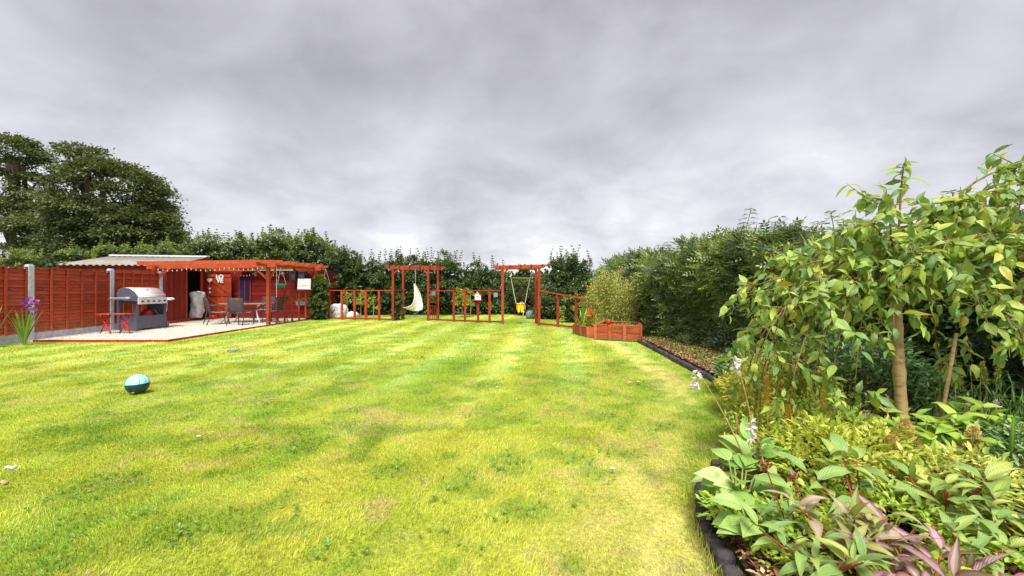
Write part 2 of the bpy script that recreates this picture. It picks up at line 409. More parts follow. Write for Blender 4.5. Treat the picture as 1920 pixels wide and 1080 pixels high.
def put_leaf(parent, me, P, D, Nn, s, name='leaf', ws=1.0):
    D = Vector(D).normalized(); Nn = Vector(Nn); S = D.cross(Nn)
    if S.length < 1e-4: S = D.cross(Vector((1, .1, 0)))
    S.normalize(); Nn = S.cross(D)
    M = Matrix(((S.x, D.x, Nn.x), (S.y, D.y, Nn.y), (S.z, D.z, Nn.z)))
    o = bpy.data.objects.new(name, me); COL.objects.link(o); o.parent = parent
    o.location = Vector(P) - parent.location; o.rotation_euler = M.to_euler(); o.scale = (s*ws, s, s); return o
def join_leaves(name, tmpl_list, items, mat, parent, base):
    """items: (P, D, N, s, ws); copies of templates joined into one part"""
    tv = []
    for me in tmpl_list:
        v = np.zeros(len(me.vertices)*3, np.float32); me.vertices.foreach_get('co', v); v = v.reshape(-1, 3)
        f = np.zeros(len(me.loops), np.int32); me.loops.foreach_get('vertex_index', f); f = f.reshape(-1, 4)
        u = np.zeros((len(me.vertices), 2), np.float32); uu = np.zeros(len(me.loops)*2, np.float32); me.uv_layers[0].data.foreach_get('uv', uu)
        u[f.ravel()] = uu.reshape(-1, 2); tv.append((v, f, u))
    VV, FF, UU, RR = [], [], [], []; n0 = 0; rg = np.random.default_rng(5)
    for k, (P, D, Nn, s, ws) in enumerate(items):
        v, f, u = tv[k % len(tv)]; D = unit(np.array(D, float)); S = unit(np.cross(D, np.array(Nn, float))); Nn = np.cross(S, D)
        M = np.stack([S*ws, D, Nn], 0); VV.append(v*s @ M + np.array(P) - np.array(base)); FF.append(f+n0); UU.append(u)
        RR.append(np.full(len(v), rg.random())); n0 += len(v)
    me = npmesh(name, np.concatenate(VV), np.concatenate(FF), mat, {'rnd': np.concatenate(RR)}, smooth=True, uv=np.concatenate(UU))
    return link(name, me, parent, 'stuff')
# ------------------------------------------------------------------ ground, lawn, beds
EY = np.array([-4, 1.0, 1.9, 2.3, 2.7, 3.0, 3.3, 3.8, 4.4, 5.3, 6.7, 8.5, 10.25, 10.4])
EX = np.array([1.1, .98, .97, 1.03, 1.20, 1.45, 1.78, 2.15, 2.5, 2.8, 2.84, 2.97, 3.06, 3.06])
def edge_x(y): return np.interp(y, EY, EX)
def in_lawn(x, y, m=0.0):
    ok = np.where(y < 10.3, (x < edge_x(y)-m) & (x > -11.2-.03*y), True)
    ok &= np.where((y >= 10.3) & (y < 11.9), x < np.interp(y, [10.3, 11.9], [2.2, 1.75])-m, True)
    ok &= np.where((y >= 11.9), x < 3.9, True)
    ok &= np.where((y >= 10.25) & (y < 18.05), x > -8.36+m, True)
    ok &= np.where(y >= 18.05, x > -8.6, True)
    return ok & (y < 22.5)
def strip(x, y):
    cx = np.interp(y, [0, 2, 3, 4, 5, 6, 9.5, 14], [.6, .68, .85, 1.45, 1.95, 2.25, 2.35, 1.6])
    w = np.interp(y, [2, 4, 6, 10], [.34, .32, .24, .20])
    return np.exp(-((x-cx+.25*(fbm(x*2, y*2, 31)-.5))/w)**2)*(1-sstep(10.0, 12.5, y))*np.interp(y, [2, 3, 3.6, 4.6, 5.6, 10], [.85, .9, .45, .3, .75, .75])
def mix3(a, b, t): return a*(1-t[:, None]) + np.array(b)*t[:, None]
WEEDS = [(560,842,.30),(640,795,.22),(500,775,.2),(505,760,.2),(700,800,.22),(650,770,.16),(590,825,.25),(925,765,.22),(915,723,.2),(960,880,.2),(1180,850,.2),
         (940,860,.25),(1000,960,.2),(860,910,.2),(360,985,.28),(320,1010,.2),(130,930,.2),(205,905,.3),(40,1020,.25),(110,1050,.2),(170,800,.35),(210,795,.25),(440,845,.2),(730,880,.2),(1140,780,.2),(1080,860,.18),(1250,800,.15)]
WEEDS = [((px-960)*1.3/(py-540), 1040/(py-540), s_) for px, py, s_ in WEEDS]
def lawn_col(x, y):
    g1 = fbm(x*.85+3, y*.32, 1); g2 = fbm(x*2.3, y*1.3, 2); g3 = fbm(x*9, y*7, 3)
    c = np.tile(np.array(LAWN_G), (len(x), 1))
    c = mix3(c, LAWN_Y, sstep(.30, .66, g1*.5+g2*.35+g3*.15))
    sx = x - .10*y
    st = np.sin(sx*2*PI/1.25 + .35*np.sin(y*.5))*sstep(3.6, 7.5, y)
    st2 = .35*sstep(.3, 1.0, np.sin((x+.33*y)*2*PI/1.9))*sstep(4, 7, y)*(1-sstep(-1.5, 1.0, x))
    c = c*(1+.17*st[:, None]+.14*st2[:, None])
    c[:, 2] += .08*np.clip(st, 0, 1)+.05*st2
    c = mix3(c, LAWN_STRAW, np.clip(strip(x, y)*(.35+.9*sstep(.3, .62, g3)), 0, .85))
    c = mix3(c, (.64, .60, .09), .45*np.exp(-((x+.9)/1.3)**2-((y-2.9)/1.1)**2)*sstep(.35, .6, g2))
    bare = sstep(.56, .70, fbm(x*5.1+7, y*6.6, 11))*sstep(.44, .56, fbm(x*.8, y*.8+4, 12))
    c = mix3(c, (.62, .50, .23), bare*.6)
    dk = sstep(.56, .68, fbm(x*3.4+1, y*3.0, 14, 3))*.8
    for wx, wy, s in WEEDS:
        dk = np.maximum(dk, np.exp(-(((x-wx)/s)**2 + ((y-wy)/(s*.7))**2)*1.6)*(.35+.9*(g3)))
    c = mix3(c, LAWN_D, np.clip(dk, 0, .6))
    return c*(.90+.22*g3[:, None])
LAWN_G = (.345, .50, .038); LAWN_Y = (.56, .61, .070); LAWN_STRAW = (.80, .72, .22); LAWN_D = (.20, .36, .025)

g = MB().box((0, 0, -.08), (1600, 1600, .1)); gr = g.build('ground', turf_field, kind='structure')
nx, ny = 190, 270
gx, gy = np.meshgrid(np.linspace(-13, 5.2, nx), np.linspace(-4, 23, ny), indexing='ij'); X = gx.ravel(); Y = gy.ravel()
zz = .012*(fbm(X*.5, Y*.5, 5)-.5)+.004*(fbm(X*3, Y*3, 6)-.5) - .012
idx = np.arange(nx*ny).reshape(nx, ny)
Fq = np.stack([idx[:-1, :-1].ravel(), idx[1:, :-1].ravel(), idx[1:, 1:].ravel(), idx[:-1, 1:].ravel()], 1)
soilcol = lawn_col(X, Y)*(.74+.14*sstep(5, 9, Y))[:, None]
lawn_soil = vcolmat('lawn_thatch', .9, bump=.9)
blade_mat = vcolmat('grass_blades', .5, trans=.3, spec=.3)
link('lawn', npmesh('lawn', np.stack([X, Y, zz], 1), Fq, lawn_soil, colors=soilcol, smooth=True), None, 'structure')

rng = np.random.default_rng(11)
def blades(name, y0, y1, dens, h, w, quad):
    ww_ = 1.3+1.0/((y0+y1)/2); n = int(dens*ww_*(y1**2-y0**2)); y = np.sqrt(rng.uniform(y0**2, y1**2, n)); x = rng.uniform(-1, 1, n)*(1.3*y+1.0)
    k = in_lawn(x, y, -.03); x, y = x[k], y[k]
    k = rng.random(len(x)) < .45+.75*fbm(x*6, y*6, 40, 2); x, y = x[k], y[k]; n = len(x)
    st = strip(x, y); hh = h*rng.uniform(.45, 1.15, n)*(1-.5*st)*(.7+.7*fbm(x*4, y*4, 21, 2))
    z0 = .012*(fbm(x*.5, y*.5, 5)-.5)+.004*(fbm(x*3, y*3, 6)-.5) - .016
    a = rng.uniform(0, 2*PI, n) ; lean = rng.uniform(.15, 1.0, n)*hh
    wind = fbm(x*1.3, y*1.3, 60)*6.28*1.5
    lx = np.cos(a)*.7+np.cos(wind)*.6; ly = np.sin(a)*.7+np.sin(wind)*.6
    b = rng.uniform(0, 2*PI, n); ww = w*rng.uniform(.6, 1.3, n)*.5
    B = np.stack([x, y, z0], 1); S = np.stack([np.cos(b)*ww, np.sin(b)*ww, 0*x], 1)
    T = B + np.stack([lx*lean, ly*lean, hh], 1)
    c = lawn_col(x, y)*rng.uniform(.72, 1.26, n)[:, None]
    dry = rng.random(n) < .13+.35*st; c[dry] = c[dry]*.3 + np.array((.62, .52, .20))*.7
    if quad:
        M = B + np.stack([lx*lean*.35, ly*lean*.35, hh*.62], 1)
        V = np.stack([B-S, B+S, M+S*.8, T, M-S*.8], 1).reshape(-1, 3); k5 = np.arange(n)[:, None]*5
        F = np.concatenate([k5+np.array([[0, 1, 2]]), k5+np.array([[0, 2, 4]]), k5+np.array([[4, 2, 3]])], 0); C_ = np.repeat(c, 5, 0)
    else:
        V = np.stack([B-S, B+S, T], 1).reshape(-1, 3); F = np.arange(n*3).reshape(-1, 3); C_ = np.repeat(c, 3, 0)
    tag(link(name, npmesh(name, V, F, blade_mat, colors=C_)), 'short yellow green grass covering the whole lawn', 'grass', kind='stuff')
blades('grass', 1.0, 4.0, 14000, .027, .0042, True)
blades('grass', 4.0, 7.5, 5200, .030, .0072, False)
blades('grass', 7.5, 22.3, 620, .036, .017, False)

# broad-leaved weeds and clover in the lawn
P_, D_, N2_, L_ = [], [], [], []
for wx, wy, s in WEEDS + [(rng.uniform(-1.1, .25)*yy, yy, .12) for yy in rng.uniform(2, 7, 60)]:
    for k in range(int(11*s/.22)):
        cx, cy = wx+rng.normal()*s*.45, wy+rng.normal()*s*.35
        if not in_lawn(np.array([cx]), np.array([cy]))[0]: continue
        for j in range(5):
            a = rng.uniform(0, 2*PI); P_.append((cx, cy, .012)); D_.append((math.cos(a), math.sin(a), rng.uniform(.1, .9))); N2_.append((0, 0, 1)); L_.append(rng.uniform(.012, .032))
weed_m = leafmat('weed_leaves', [(0, (.09,.22,.015)), (.6, (.16,.32,.03)), (1, (.28,.42,.12))], .3)
tag(small_leaves('lawn_weeds', P_, D_, np.array(N2_, float), np.array(L_), np.array(L_)*.5, weed_m, rng=rng), 'dark patches of clover and broad leaved weeds in the lawn', 'weeds', kind='stuff')

# bed soil on the right, one sheet just above the lawn
nx, ny = 60, 300
sy, su = np.meshgrid(np.linspace(-3.5, 10.38, ny), np.linspace(0, 1, nx), indexing='ij'); SY = sy.ravel(); SU = su.ravel()
SX = edge_x(SY)+.05 + SU*(5.6-edge_x(SY)); SZ = .075+.03*(fbm(SX*6, SY*6, 70)-.5)+.05*np.clip(SU*2, 0, 1)
idx = np.arange(nx*ny).reshape(ny, nx); Fs = np.stack([idx[:-1, :-1].ravel(), idx[:-1, 1:].ravel(), idx[1:, 1:].ravel(), idx[1:, :-1].ravel()], 1)
link('bed_soil', npmesh('bed_soil', np.stack([SX, SY, SZ], 1), Fs, soil_m, smooth=True), None, 'structure')
n = 26000; y = rng.uniform(1.2, 10.3, n); x = edge_x(y)+.06+rng.random(n)**1.4*1.5
mulch_m = leafmat('mulch_chips', [(0, (.08,.04,.022)), (.35, (.22,.10,.045)), (.7, (.42,.22,.10)), (1, (.60,.42,.25))], 0, .9)
D = rnd_dirs(rng, n); D[:, 2] *= .3; Nv = np.tile((0., 0, 1), (n, 1))+rnd_dirs(rng, n)*.5
tag(small_leaves('bark_mulch', np.stack([x, y, .095+.06*np.clip((x-edge_x(y))/1.5, 0, 1)+rng.random(n)*.02], 1), D, Nv, rng.uniform(.02, .06, n), rng.uniform(.01, .025, n), mulch_m, rng=rng),
    'brown bark mulch and dry leaves along the foot of the hedge', 'mulch', kind='stuff')
n = 260; y = rng.uniform(6.3, 10.2, n); x = edge_x(y)+.15+rng.random(n)*.6
groundw = leafmat('bed_weeds', [(0, (.08,.17,.02)), (.6, (.20,.32,.03)), (1, (.36,.46,.06))], .3)
P = np.repeat(np.stack([x, y, 0*x+.11], 1), 6, 0)+rng.normal(size=(n*6, 3))*(.05, .05, .015)
tag(small_leaves('bed_weeds', P, rnd_dirs(rng, len(P))+(0, 0, .7), rnd_dirs(rng, len(P))+(0, 0, 1), rng.uniform(.03, .07, len(P)), rng.uniform(.015, .035, len(P)), groundw, rng=rng), 'small pale weeds sprouting in the mulch beside the edging', 'weeds', kind='stuff')

# log-roll edging, every half log its own piece
def edging(y0, y1, label, step=.088):
    ys = []; yy = y0
    while yy < y1: ys.append(yy); dx = (edge_x(yy+.01)-edge_x(yy))/.01; yy += step/math.sqrt(1+dx*dx)
    t = thing('lawn_edging', label, 'edging', (float(edge_x(y0)), y0, 0))
    protos = []
    for k in range(4):
        m = MB(); r = .040+.006*k/3; h = .064+.022*rng.random()
        m.lathe([(r*.96, -.05), (r, .03), (r*.97, h-.012), (r*.80, h), (0.001, h+.004*k-.003)], n=9)
        me = bpy.data.meshes.new('edging_log'); me.from_pydata(m.v, [], m.f); me.materials.append(log_m); protos.append(me)
    for i, yy in enumerate(ys):
        o = link('log', protos[i % 4], t); o.location = (float(edge_x(yy))-t.location.x+rng.normal()*.004, yy-y0, rng.normal()*.006-.005)
        o.rotation_euler = (rng.normal()*.04, rng.normal()*.04, rng.uniform(0, 6))
n = 2600; ey = rng.uniform(1.4, 5.2, n); ex = edge_x(ey)-.045+rng.normal(size=n)*.03; ed_ = rnd_dirs(rng, n)*.5+np.array((.25, -.1, .9))
edge_grass = leafmat('edge_grass_blades', [(0, (.16,.26,.03)), (.5, (.38,.46,.06)), (.75, (.60,.50,.18)), (1, (.42,.26,.10))], .3)
tag(small_leaves('edge_grass', np.stack([ex, ey, 0*ex-.01], 1), ed_, rnd_dirs(rng, n)+(0, 0, .5), rng.uniform(.04, .105, n), rng.uniform(.003, .006, n), edge_grass, rng=rng), 'longer half dry grass leaning over the black log edging', 'grass', kind='stuff')
edging(1.35, 3.75, 'black log roll edging curving around the hosta leaves')
edging(3.75, 10.3, 'long black log roll edging between lawn and bark mulch')

# ------------------------------------------------------------------ hedges, shrubs, trees
hedge_m = leafmat('hedge_leaves', [(0, (.030,.070,.045)), (.28, (.075,.135,.080)), (.52, (.14,.20,.075)), (.78, (.27,.34,.085)), (.92, (.45,.48,.15)), (1, (.36,.18,.07))], .3, .38, patch=.35)
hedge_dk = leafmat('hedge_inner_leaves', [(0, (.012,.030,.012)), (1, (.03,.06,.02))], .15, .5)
hedge_mix = leafmat('bramble_leaves', [(0, (.06,.13,.03)), (.35, (.17,.27,.05)), (.65, (.38,.44,.06)), (.82, (.62,.50,.06)), (1, (.50,.20,.06))], .35, .4, patch=.4)
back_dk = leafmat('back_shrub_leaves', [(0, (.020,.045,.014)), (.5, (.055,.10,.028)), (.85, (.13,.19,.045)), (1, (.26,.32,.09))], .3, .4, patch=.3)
back_md = leafmat('sycamore_leaves', [(0, (.040,.075,.020)), (.5, (.11,.17,.032)), (.85, (.23,.30,.055)), (1, (.36,.40,.11))], .35, .4, patch=.3)
back_lt = leafmat('pale_shrub_leaves', [(0, (.09,.14,.04)), (.5, (.20,.28,.07)), (1, (.42,.50,.12))], .35, .45, patch=.3)
ylw_leaf = leafmat('yellow_green_leaves', [(0, (.14,.22,.02)), (.5, (.33,.40,.03)), (1, (.60,.55,.05))], .4, .45)
tree_leaf = leafmat('olive_tree_leaves', [(0, (.038,.055,.024)), (.5, (.10,.125,.05)), (.8, (.20,.205,.08)), (1, (.29,.20,.09))], .2, .5, patch=.35)
redleaf = leafmat('purple_leaves', [(0, (.05,.012,.015)), (1, (.17,.04,.035))], .2, .5)
fennel_m = leafmat('fennel_leaves', [(0, (.20,.26,.07)), (.5, (.42,.46,.13)), (.85, (.66,.60,.14)), (1, (.75,.55,.08))], .35, .5)

def blob(rng, n, c, r, h, z0, lump=.22, seed=0, per=60, flat=.75, inner=.35):
    """leaf points gathered in clumps on an uneven dome: returns P, outward dir"""
    nc = max(4, n//per); u = unit(rng.normal(size=(nc, 3))); u[:, 2] = np.abs(u[:, 2])*1.15-.25
    u = unit(u); rad = (1-lump)+2*lump*fbm(np.arctan2(u[:, 1], u[:, 0])*1.6+seed*7, u[:, 2]*3+seed, seed+50, 3)
    rad = rad*np.where(rng.random(nc) < inner, rng.uniform(.3, .85, nc), rng.uniform(.88, 1.0, nc))
    C = np.array(c)+u*rad[:, None]*np.array((r[0], r[1], 1))*np.array((1, 1, 0)) ; zc = z0+(h-z0)*np.clip(.30+.68*u[:, 2]*rad, .02, 1.2)
    C[:, 2] = zc; k = rng.integers(0, nc, n); cr = min(r[0], r[1], h)*.17
    off = unit(rng.normal(size=(n, 3)))*(rng.random(n)**.5)[:, None]*cr*rng.uniform(.6, 1.3, nc)[k][:, None]*np.array((1, 1, flat))
    return C[k]+off, unit(off*1.2/cr+u[k]*.7), k
def shoots(rng, tops, hts, L, ppl=8):
    """upright sprigs with paired leaves: returns leaf arrays and stems"""
    P, D, N_l, LL, stems = [], [], [], [], []
    for (x, y, z), h in zip(tops, hts):
        lean = rng.normal(size=2)*.12*h; pts = []
        for i in range(ppl):
            t = i/(ppl-1); p = np.array((x+lean[0]*t*t, y+lean[1]*t*t, z+h*t)); pts.append(tuple(p))
            if t < .1: continue
            a0 = i*1.6+rng.random()
            for q in range(5):
                a = a0+q*1.3+rng.normal()*.3; P.append(p+np.array((math.cos(a+.5), math.sin(a+.5), 0))*L*2.0*(1-t)*rng.random()); D.append((math.cos(a), math.sin(a), .35+.6*t)); N_l.append((-math.cos(a)*.5, -math.sin(a)*.5, 1)); LL.append(L*(1.5-.35*t)*rng.uniform(.6, 1.25))
        stems.append(pts)
    return P, D, N_l, LL, stems
def shrub(name, label, cat, px, ptop, hw, Y, mat, n=8000, L=.10, group=None, nshoot=10, sh=(.3, .8), ry=1.1, z0=0.05, seed=0, inner=True, foot=True):
    """px, ptop: where the photograph shows it; Y: how far away it stands"""
    rg = np.random.default_rng(seed*31+7); X = (px-960)*Y/800; H = 1.3+(540-ptop)*Y/800; R = hw*Y/800
    t = thing(name, label, cat, (X, Y, 0), group)
    P, O, k = blob(rg, n, (X, Y, 0), (R, ry), H, z0, seed=seed)
    D = unit(O+rg.normal(size=O.shape)*.8+np.array((0, 0, -.15))); Nn = unit(O*.5+rg.normal(size=O.shape)*.5+np.array((0, 0, .8)))
    clump = rg.random(k.max()+1)[k]; rv = np.clip(.5*clump+.6*rg.random(n)-.05, 0, .999)
    LL = L*rg.uniform(.55, 1.25, n); LL = list(LL); P = list(P); D = list(D); Nn = list(Nn); rv = list(rv)
    tops = []; hts = []
    for i in range(nshoot):
        a = rg.uniform(-1, 1); tops.append((X+a*R*.9, Y+rg.uniform(-.6, .3)*ry, z0+(H-z0)*(.60+.24*math.sqrt(1-a*a*.8)))); hts.append(rg.uniform(*sh))
    sp = shoots(rg, tops, hts, L*.95)
    P += sp[0]; D += sp[1]; Nn += sp[2]; LL += sp[3]; rv += list(rg.uniform(.1, .95, len(sp[0])))
    small_leaves('foliage', P, D, np.array(Nn, float), np.array(LL), np.array(LL)*.5, mat, t, rnd=np.array(rv), base=(X, Y, 0))
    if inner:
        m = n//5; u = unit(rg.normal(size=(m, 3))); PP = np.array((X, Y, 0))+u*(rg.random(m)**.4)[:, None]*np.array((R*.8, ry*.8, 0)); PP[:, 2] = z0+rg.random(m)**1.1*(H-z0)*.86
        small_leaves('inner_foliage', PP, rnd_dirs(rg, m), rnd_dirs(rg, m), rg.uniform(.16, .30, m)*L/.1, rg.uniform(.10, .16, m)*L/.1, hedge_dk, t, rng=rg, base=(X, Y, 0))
    mb = MB()
    for s_ in sp[4]: mb.tube([Vector(p)-t.location for p in s_[::3]], .006, 3, False)
    for i in range(5):
        a = rg.uniform(0, 6.28); e = (math.cos(a)*R*.6, math.sin(a)*ry*.6, H*.75)
        mb.tube([(e[0]*.1, e[1]*.1, -.05), (e[0]*.4, e[1]*.4, H*.35), e], [.035, .025, .01], 5)
    mb.build('stems', darkbark_m, t); return t
# right-hand hedge: three stretches, ferny sprays on an uneven face
HY = np.array([-2, 1, 4, 7, 9, 11, 15, 19, 23.]); HX = np.array([4.3, 4.1, 3.92, 3.90, 3.80, 3.66, 3.75, 4.2, 4.5])
def hedge(label, y0, y1, nspray, mat, Lf, Hf, seed, top_mat=None, tall=(), npair=5, z_face=.0, inner=9000, filler=20000):
    rg = np.random.default_rng(seed); t = thing('hedge', label, 'hedge', (float(np.interp((y0+y1)/2, HY, HX))+.6, (y0+y1)/2, 0)); base = tuple(t.location)
    def surf(n, deep):
        y = rg.uniform(y0, y1, n); H = Hf*(.78+.26*fbm(y*.9, y*0+seed, 80, 3)+.34*fbm(y*2.9, y*0+seed, 86, 2)+.05*np.sin(y*2.3+seed)); s = rg.random(n)*(H+.9)
        face = s < H; z = np.where(face, s, H); d = np.where(face, 0, s-H)
        bul = .62*(fbm(y*1.1+5, z*1.3, 81, 3)-.5)+.30*(fbm(y*3.2, z*3.2, 82, 2)-.5)
        prof = .10*np.cos(z/H*3.0)+.45*np.clip(z/H-.72, 0, 1)**1.3
        x = np.interp(y, HY, HX)+d+prof-bul+deep*rg.random(n)**1.5; z = np.where(face, z, z-.5*(d/.9)**2*.5+.18*(fbm(y*3, d*3, 83, 2)-.5))
        O = np.stack([np.where(face, -1, -.25), rg.normal(size=n)*.25, np.where(face, .25+.3*z/H, 1)], 1)
        return np.stack([x, y, z+.04], 1), unit(O)
    # compound sprays
    P, O = surf(nspray, .35); ax = unit(O+rg.normal(size=O.shape)*.75+np.array((0, 0, .05))); Nn = unit(rg.normal(size=O.shape)*.45+O*.5+np.array((0, 0, .8)))
    S = unit(np.cross(ax, Nn)); Nn = np.cross(S, ax); sl = Lf*rg.uniform(1.6, 4.2, nspray)
    PP, DD, NN, LL, RR = [], [], [], [], []; rs = np.clip(.72*sstep(.30, .72, fbm(P[:, 1]*1.9, P[:, 2]*1.9, 84))+.34*rg.random(nspray)-.03, 0, .999)
    for j in range(npair):
        f = (j+.6)/npair
        for sgn in (-1, 1):
            PP.append(P+ax*(sl*f)[:, None]-np.array((0, 0, 1))*(sl*f*f*.25)[:, None]); DD.append(unit(S*sgn*.95+ax*.55-Nn*.12)); NN.append(Nn+S*sgn*.2)
            LL.append(Lf*rg.uniform(.7, 1.15, nspray)*(1-.35*abs(f-.45))); RR.append(np.clip(rs+rg.normal(size=nspray)*.07, 0, .999))
    PP.append(P+ax*sl[:, None]-np.array((0, 0, 1))*(sl*.25)[:, None]); DD.append(ax-Nn*.2); NN.append(Nn); LL.append(np.full(nspray, Lf)); RR.append(rs)
    PP = np.concatenate(PP); LL = np.concatenate(LL)
    small_leaves('foliage', PP, np.concatenate(DD), np.concatenate(NN), LL, LL*.44, mat, t, rnd=np.concatenate(RR), base=base)
    P, O = surf(filler, .55); D = unit(O+rg.normal(size=O.shape)*.9); NN = unit(rg.normal(size=O.shape)+O+np.array((0, 0, .6))); L_ = Lf*rg.uniform(.5, 1.25, filler)
    small_leaves('broad_foliage', P, D, NN, L_, L_*.55, top_mat or mat, t, rnd=np.clip(.65*sstep(.32, .7, fbm(P[:, 1]*1.4, P[:, 2]*1.4, 85))+.38*rg.random(filler)-.03, 0, .999), base=base)
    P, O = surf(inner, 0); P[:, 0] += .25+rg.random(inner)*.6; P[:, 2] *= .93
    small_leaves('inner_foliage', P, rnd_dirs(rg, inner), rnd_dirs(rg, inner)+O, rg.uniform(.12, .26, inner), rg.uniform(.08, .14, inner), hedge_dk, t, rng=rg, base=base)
    mb = MB(); tops, hts = [], []
    for i in range(int((y1-y0)*11)):
        y = rg.uniform(y0, y1); tops.append((float(np.interp(y, HY, HX))+rg.uniform(.2, .8), y, Hf*rg.uniform(.80, .98))); hts.append(rg.uniform(.2, .75))
    for x, y, zb, h in tall: tops.append((x, y, zb)); hts.append(h)
    # ferny upright shoots: each node carries small compound leaves
    QP, QD, QN, QL = [], [], [], []
    for (x, y, z), h in zip(tops, hts):
        lx, ly = rg.normal()*.15*h, rg.normal()*.15*h; pts = []; nn = max(4, int(h/.075))
        for i in range(nn+1):
            f = i/nn; p = np.array((x+lx*f, y+ly*f, z+h*f)); pts.append(p)
            a = i*2.4+rg.random()
            for q in range(2):
                aa = a+q*PI; d = np.array((math.cos(aa), math.sin(aa), .35)); ln = (.19+.07*rg.random())*(1.15-.65*f)
                for w in range(5):
                    g_ = (w+1)/5; pp = p+d*ln*g_-np.array((0, 0, .07*g_*g_))
                    for sg in (-1, 1): QP.append(pp); QD.append(np.array((-d[1]*sg, d[0]*sg, -.1))+d*.6); QN.append((0, 0, 1)); QL.append(Lf*.95*(1.1-.4*g_))
        mb.tube([Vector(p)-t.location for p in pts], .006, 3, False)
    QL = np.array(QL); small_leaves('shoot_foliage', QP, QD, np.array(QN, float)+rg.normal(size=(len(QP), 3))*.2, QL, QL*.4, mat, t, rng=rg, base=base)
    for i in range(int((y1-y0)*2)):
        y = rg.uniform(y0, y1); x = float(np.interp(y, HY, HX))+.45
        mb.tube([Vector(p)-t.location for p in ((x, y, -.03), (x+rg.normal()*.1, y+rg.normal()*.2, .9), (x+rg.normal()*.2, y+rg.normal()*.3, 1.8))], [.03, .02, .008], 5)
    mb.build('stems', darkbark_m, t); return t
hedge('far stretch of the right hand hedge beyond the timber planter', 10.8, 21.5, 5200, hedge_m, .115, 1.85, 3, inner=8000, filler=9000)
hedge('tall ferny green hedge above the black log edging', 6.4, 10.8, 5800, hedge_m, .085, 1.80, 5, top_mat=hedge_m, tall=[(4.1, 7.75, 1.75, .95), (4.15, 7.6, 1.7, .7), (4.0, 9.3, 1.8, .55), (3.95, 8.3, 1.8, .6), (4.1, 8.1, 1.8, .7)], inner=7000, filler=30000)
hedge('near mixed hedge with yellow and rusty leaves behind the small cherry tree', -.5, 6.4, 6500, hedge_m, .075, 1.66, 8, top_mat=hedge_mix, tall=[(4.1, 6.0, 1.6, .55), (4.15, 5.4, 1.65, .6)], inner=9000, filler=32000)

# shrubs along the back and behind the shed
G1 = 'shrubs growing behind the left fence and shed'; G2 = 'shrubs along the back of the garden'
S = [('pale green shrub behind the left fence, at the foot of the ivy covered trees', 45, 470, 46, 25, back_lt, .13, G1, 3),
     ('broad pale shrub behind the fence just left of the shed roof', 135, 462, 62, 25, back_lt, .13, G1, 4),
     ('grey green shrub rising behind the front edge of the corrugated roof', 215, 455, 48, 26, back_lt, .13, G1, 4),
     ('pale shrub directly behind the ridge of the corrugated roof', 268, 458, 44, 26, back_lt, .13, G1, 4),
     ('yellow green shrub behind the right end of the corrugated roof', 322, 452, 42, 24, back_lt, .12, G1, 6),
     ('sycamore shrub with one tall slender shoot behind the left end of the pergola', 385, 437, 50, 22, back_md, .11, G2, 14),
     ('leafy sycamore shrub behind the open shed door', 452, 438, 46, 22, back_md, .11, G2, 14),
     ('tall sycamore shrub behind the middle of the pergola', 520, 432, 45, 22, back_md, .12, G2, 14),
     ('tallest sycamore shrub behind the pergola corner post', 585, 434, 52, 21.5, back_md, .12, G2, 16),
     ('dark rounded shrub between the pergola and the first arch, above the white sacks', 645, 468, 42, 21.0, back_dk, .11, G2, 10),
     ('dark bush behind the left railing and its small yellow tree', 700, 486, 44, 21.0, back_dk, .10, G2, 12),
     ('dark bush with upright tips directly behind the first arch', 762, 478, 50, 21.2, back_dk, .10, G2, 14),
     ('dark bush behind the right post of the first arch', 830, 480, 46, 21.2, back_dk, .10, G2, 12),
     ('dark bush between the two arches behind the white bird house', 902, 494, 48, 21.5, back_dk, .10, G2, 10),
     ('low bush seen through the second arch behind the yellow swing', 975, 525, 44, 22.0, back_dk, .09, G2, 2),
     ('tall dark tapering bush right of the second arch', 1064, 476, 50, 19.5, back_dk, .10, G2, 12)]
for i, (lab, px, top, hw, Y, mat, L, grp, ns) in enumerate(S):
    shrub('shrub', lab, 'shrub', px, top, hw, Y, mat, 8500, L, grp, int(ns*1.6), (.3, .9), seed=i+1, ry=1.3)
shrub('shrub', 'dark purple leaved shrub behind the yellow swing', 'shrub', 984, 548, 20, 20.5, redleaf, 2500, .08, None, 3, (.1, .3), seed=40, ry=.5)
shrub('shrub', 'dark green bush behind the slanting railing right of the second arch', 'shrub', 1035, 560, 38, 18.2, back_dk, 4000, .09, None, 5, (.1, .3), seed=41, ry=.8)
shrub('shrub', 'yellow green bush behind the last railing bay before the planter', 'shrub', 1072, 556, 24, 16.2, ylw_leaf, 2200, .07, None, 4, (.1, .3), seed=42, ry=.5)
shrub('climbing_shrub', 'bushy climber over the back right corner of the pergola', 'shrub', 598, 517, 17, 17.6, back_md, 5200, .08, None, 6, (.1, .35), seed=43, ry=.40)
shrub('climbing_shrub', 'climber on the left side of the first arch', 'shrub', 745, 552, 11, 17.3, back_md, 1000, .07, None, 3, (.1, .3), seed=44, ry=.35)
shrub('shrub', 'distant round tree crown showing through the top of the second arch', 'tree', 983, 493, 17, 60, back_dk, 3000, .30, None, 0, seed=45, ry=2)
rg = np.random.default_rng(77); n = 14000
x = rg.uniform(-110, 60, n); y = 70+rg.normal(size=n)*1.5; z = rg.random(n)*(2.6+1.6*fbm(x*.12, x*0, 5))
tag(small_leaves('far_treeline', np.stack([x, y, z], 1), rnd_dirs(rg, n), rnd_dirs(rg, n), .9, .6, back_dk, rng=rg), 'distant dark field hedge beyond the garden', 'treeline', kind='stuff')

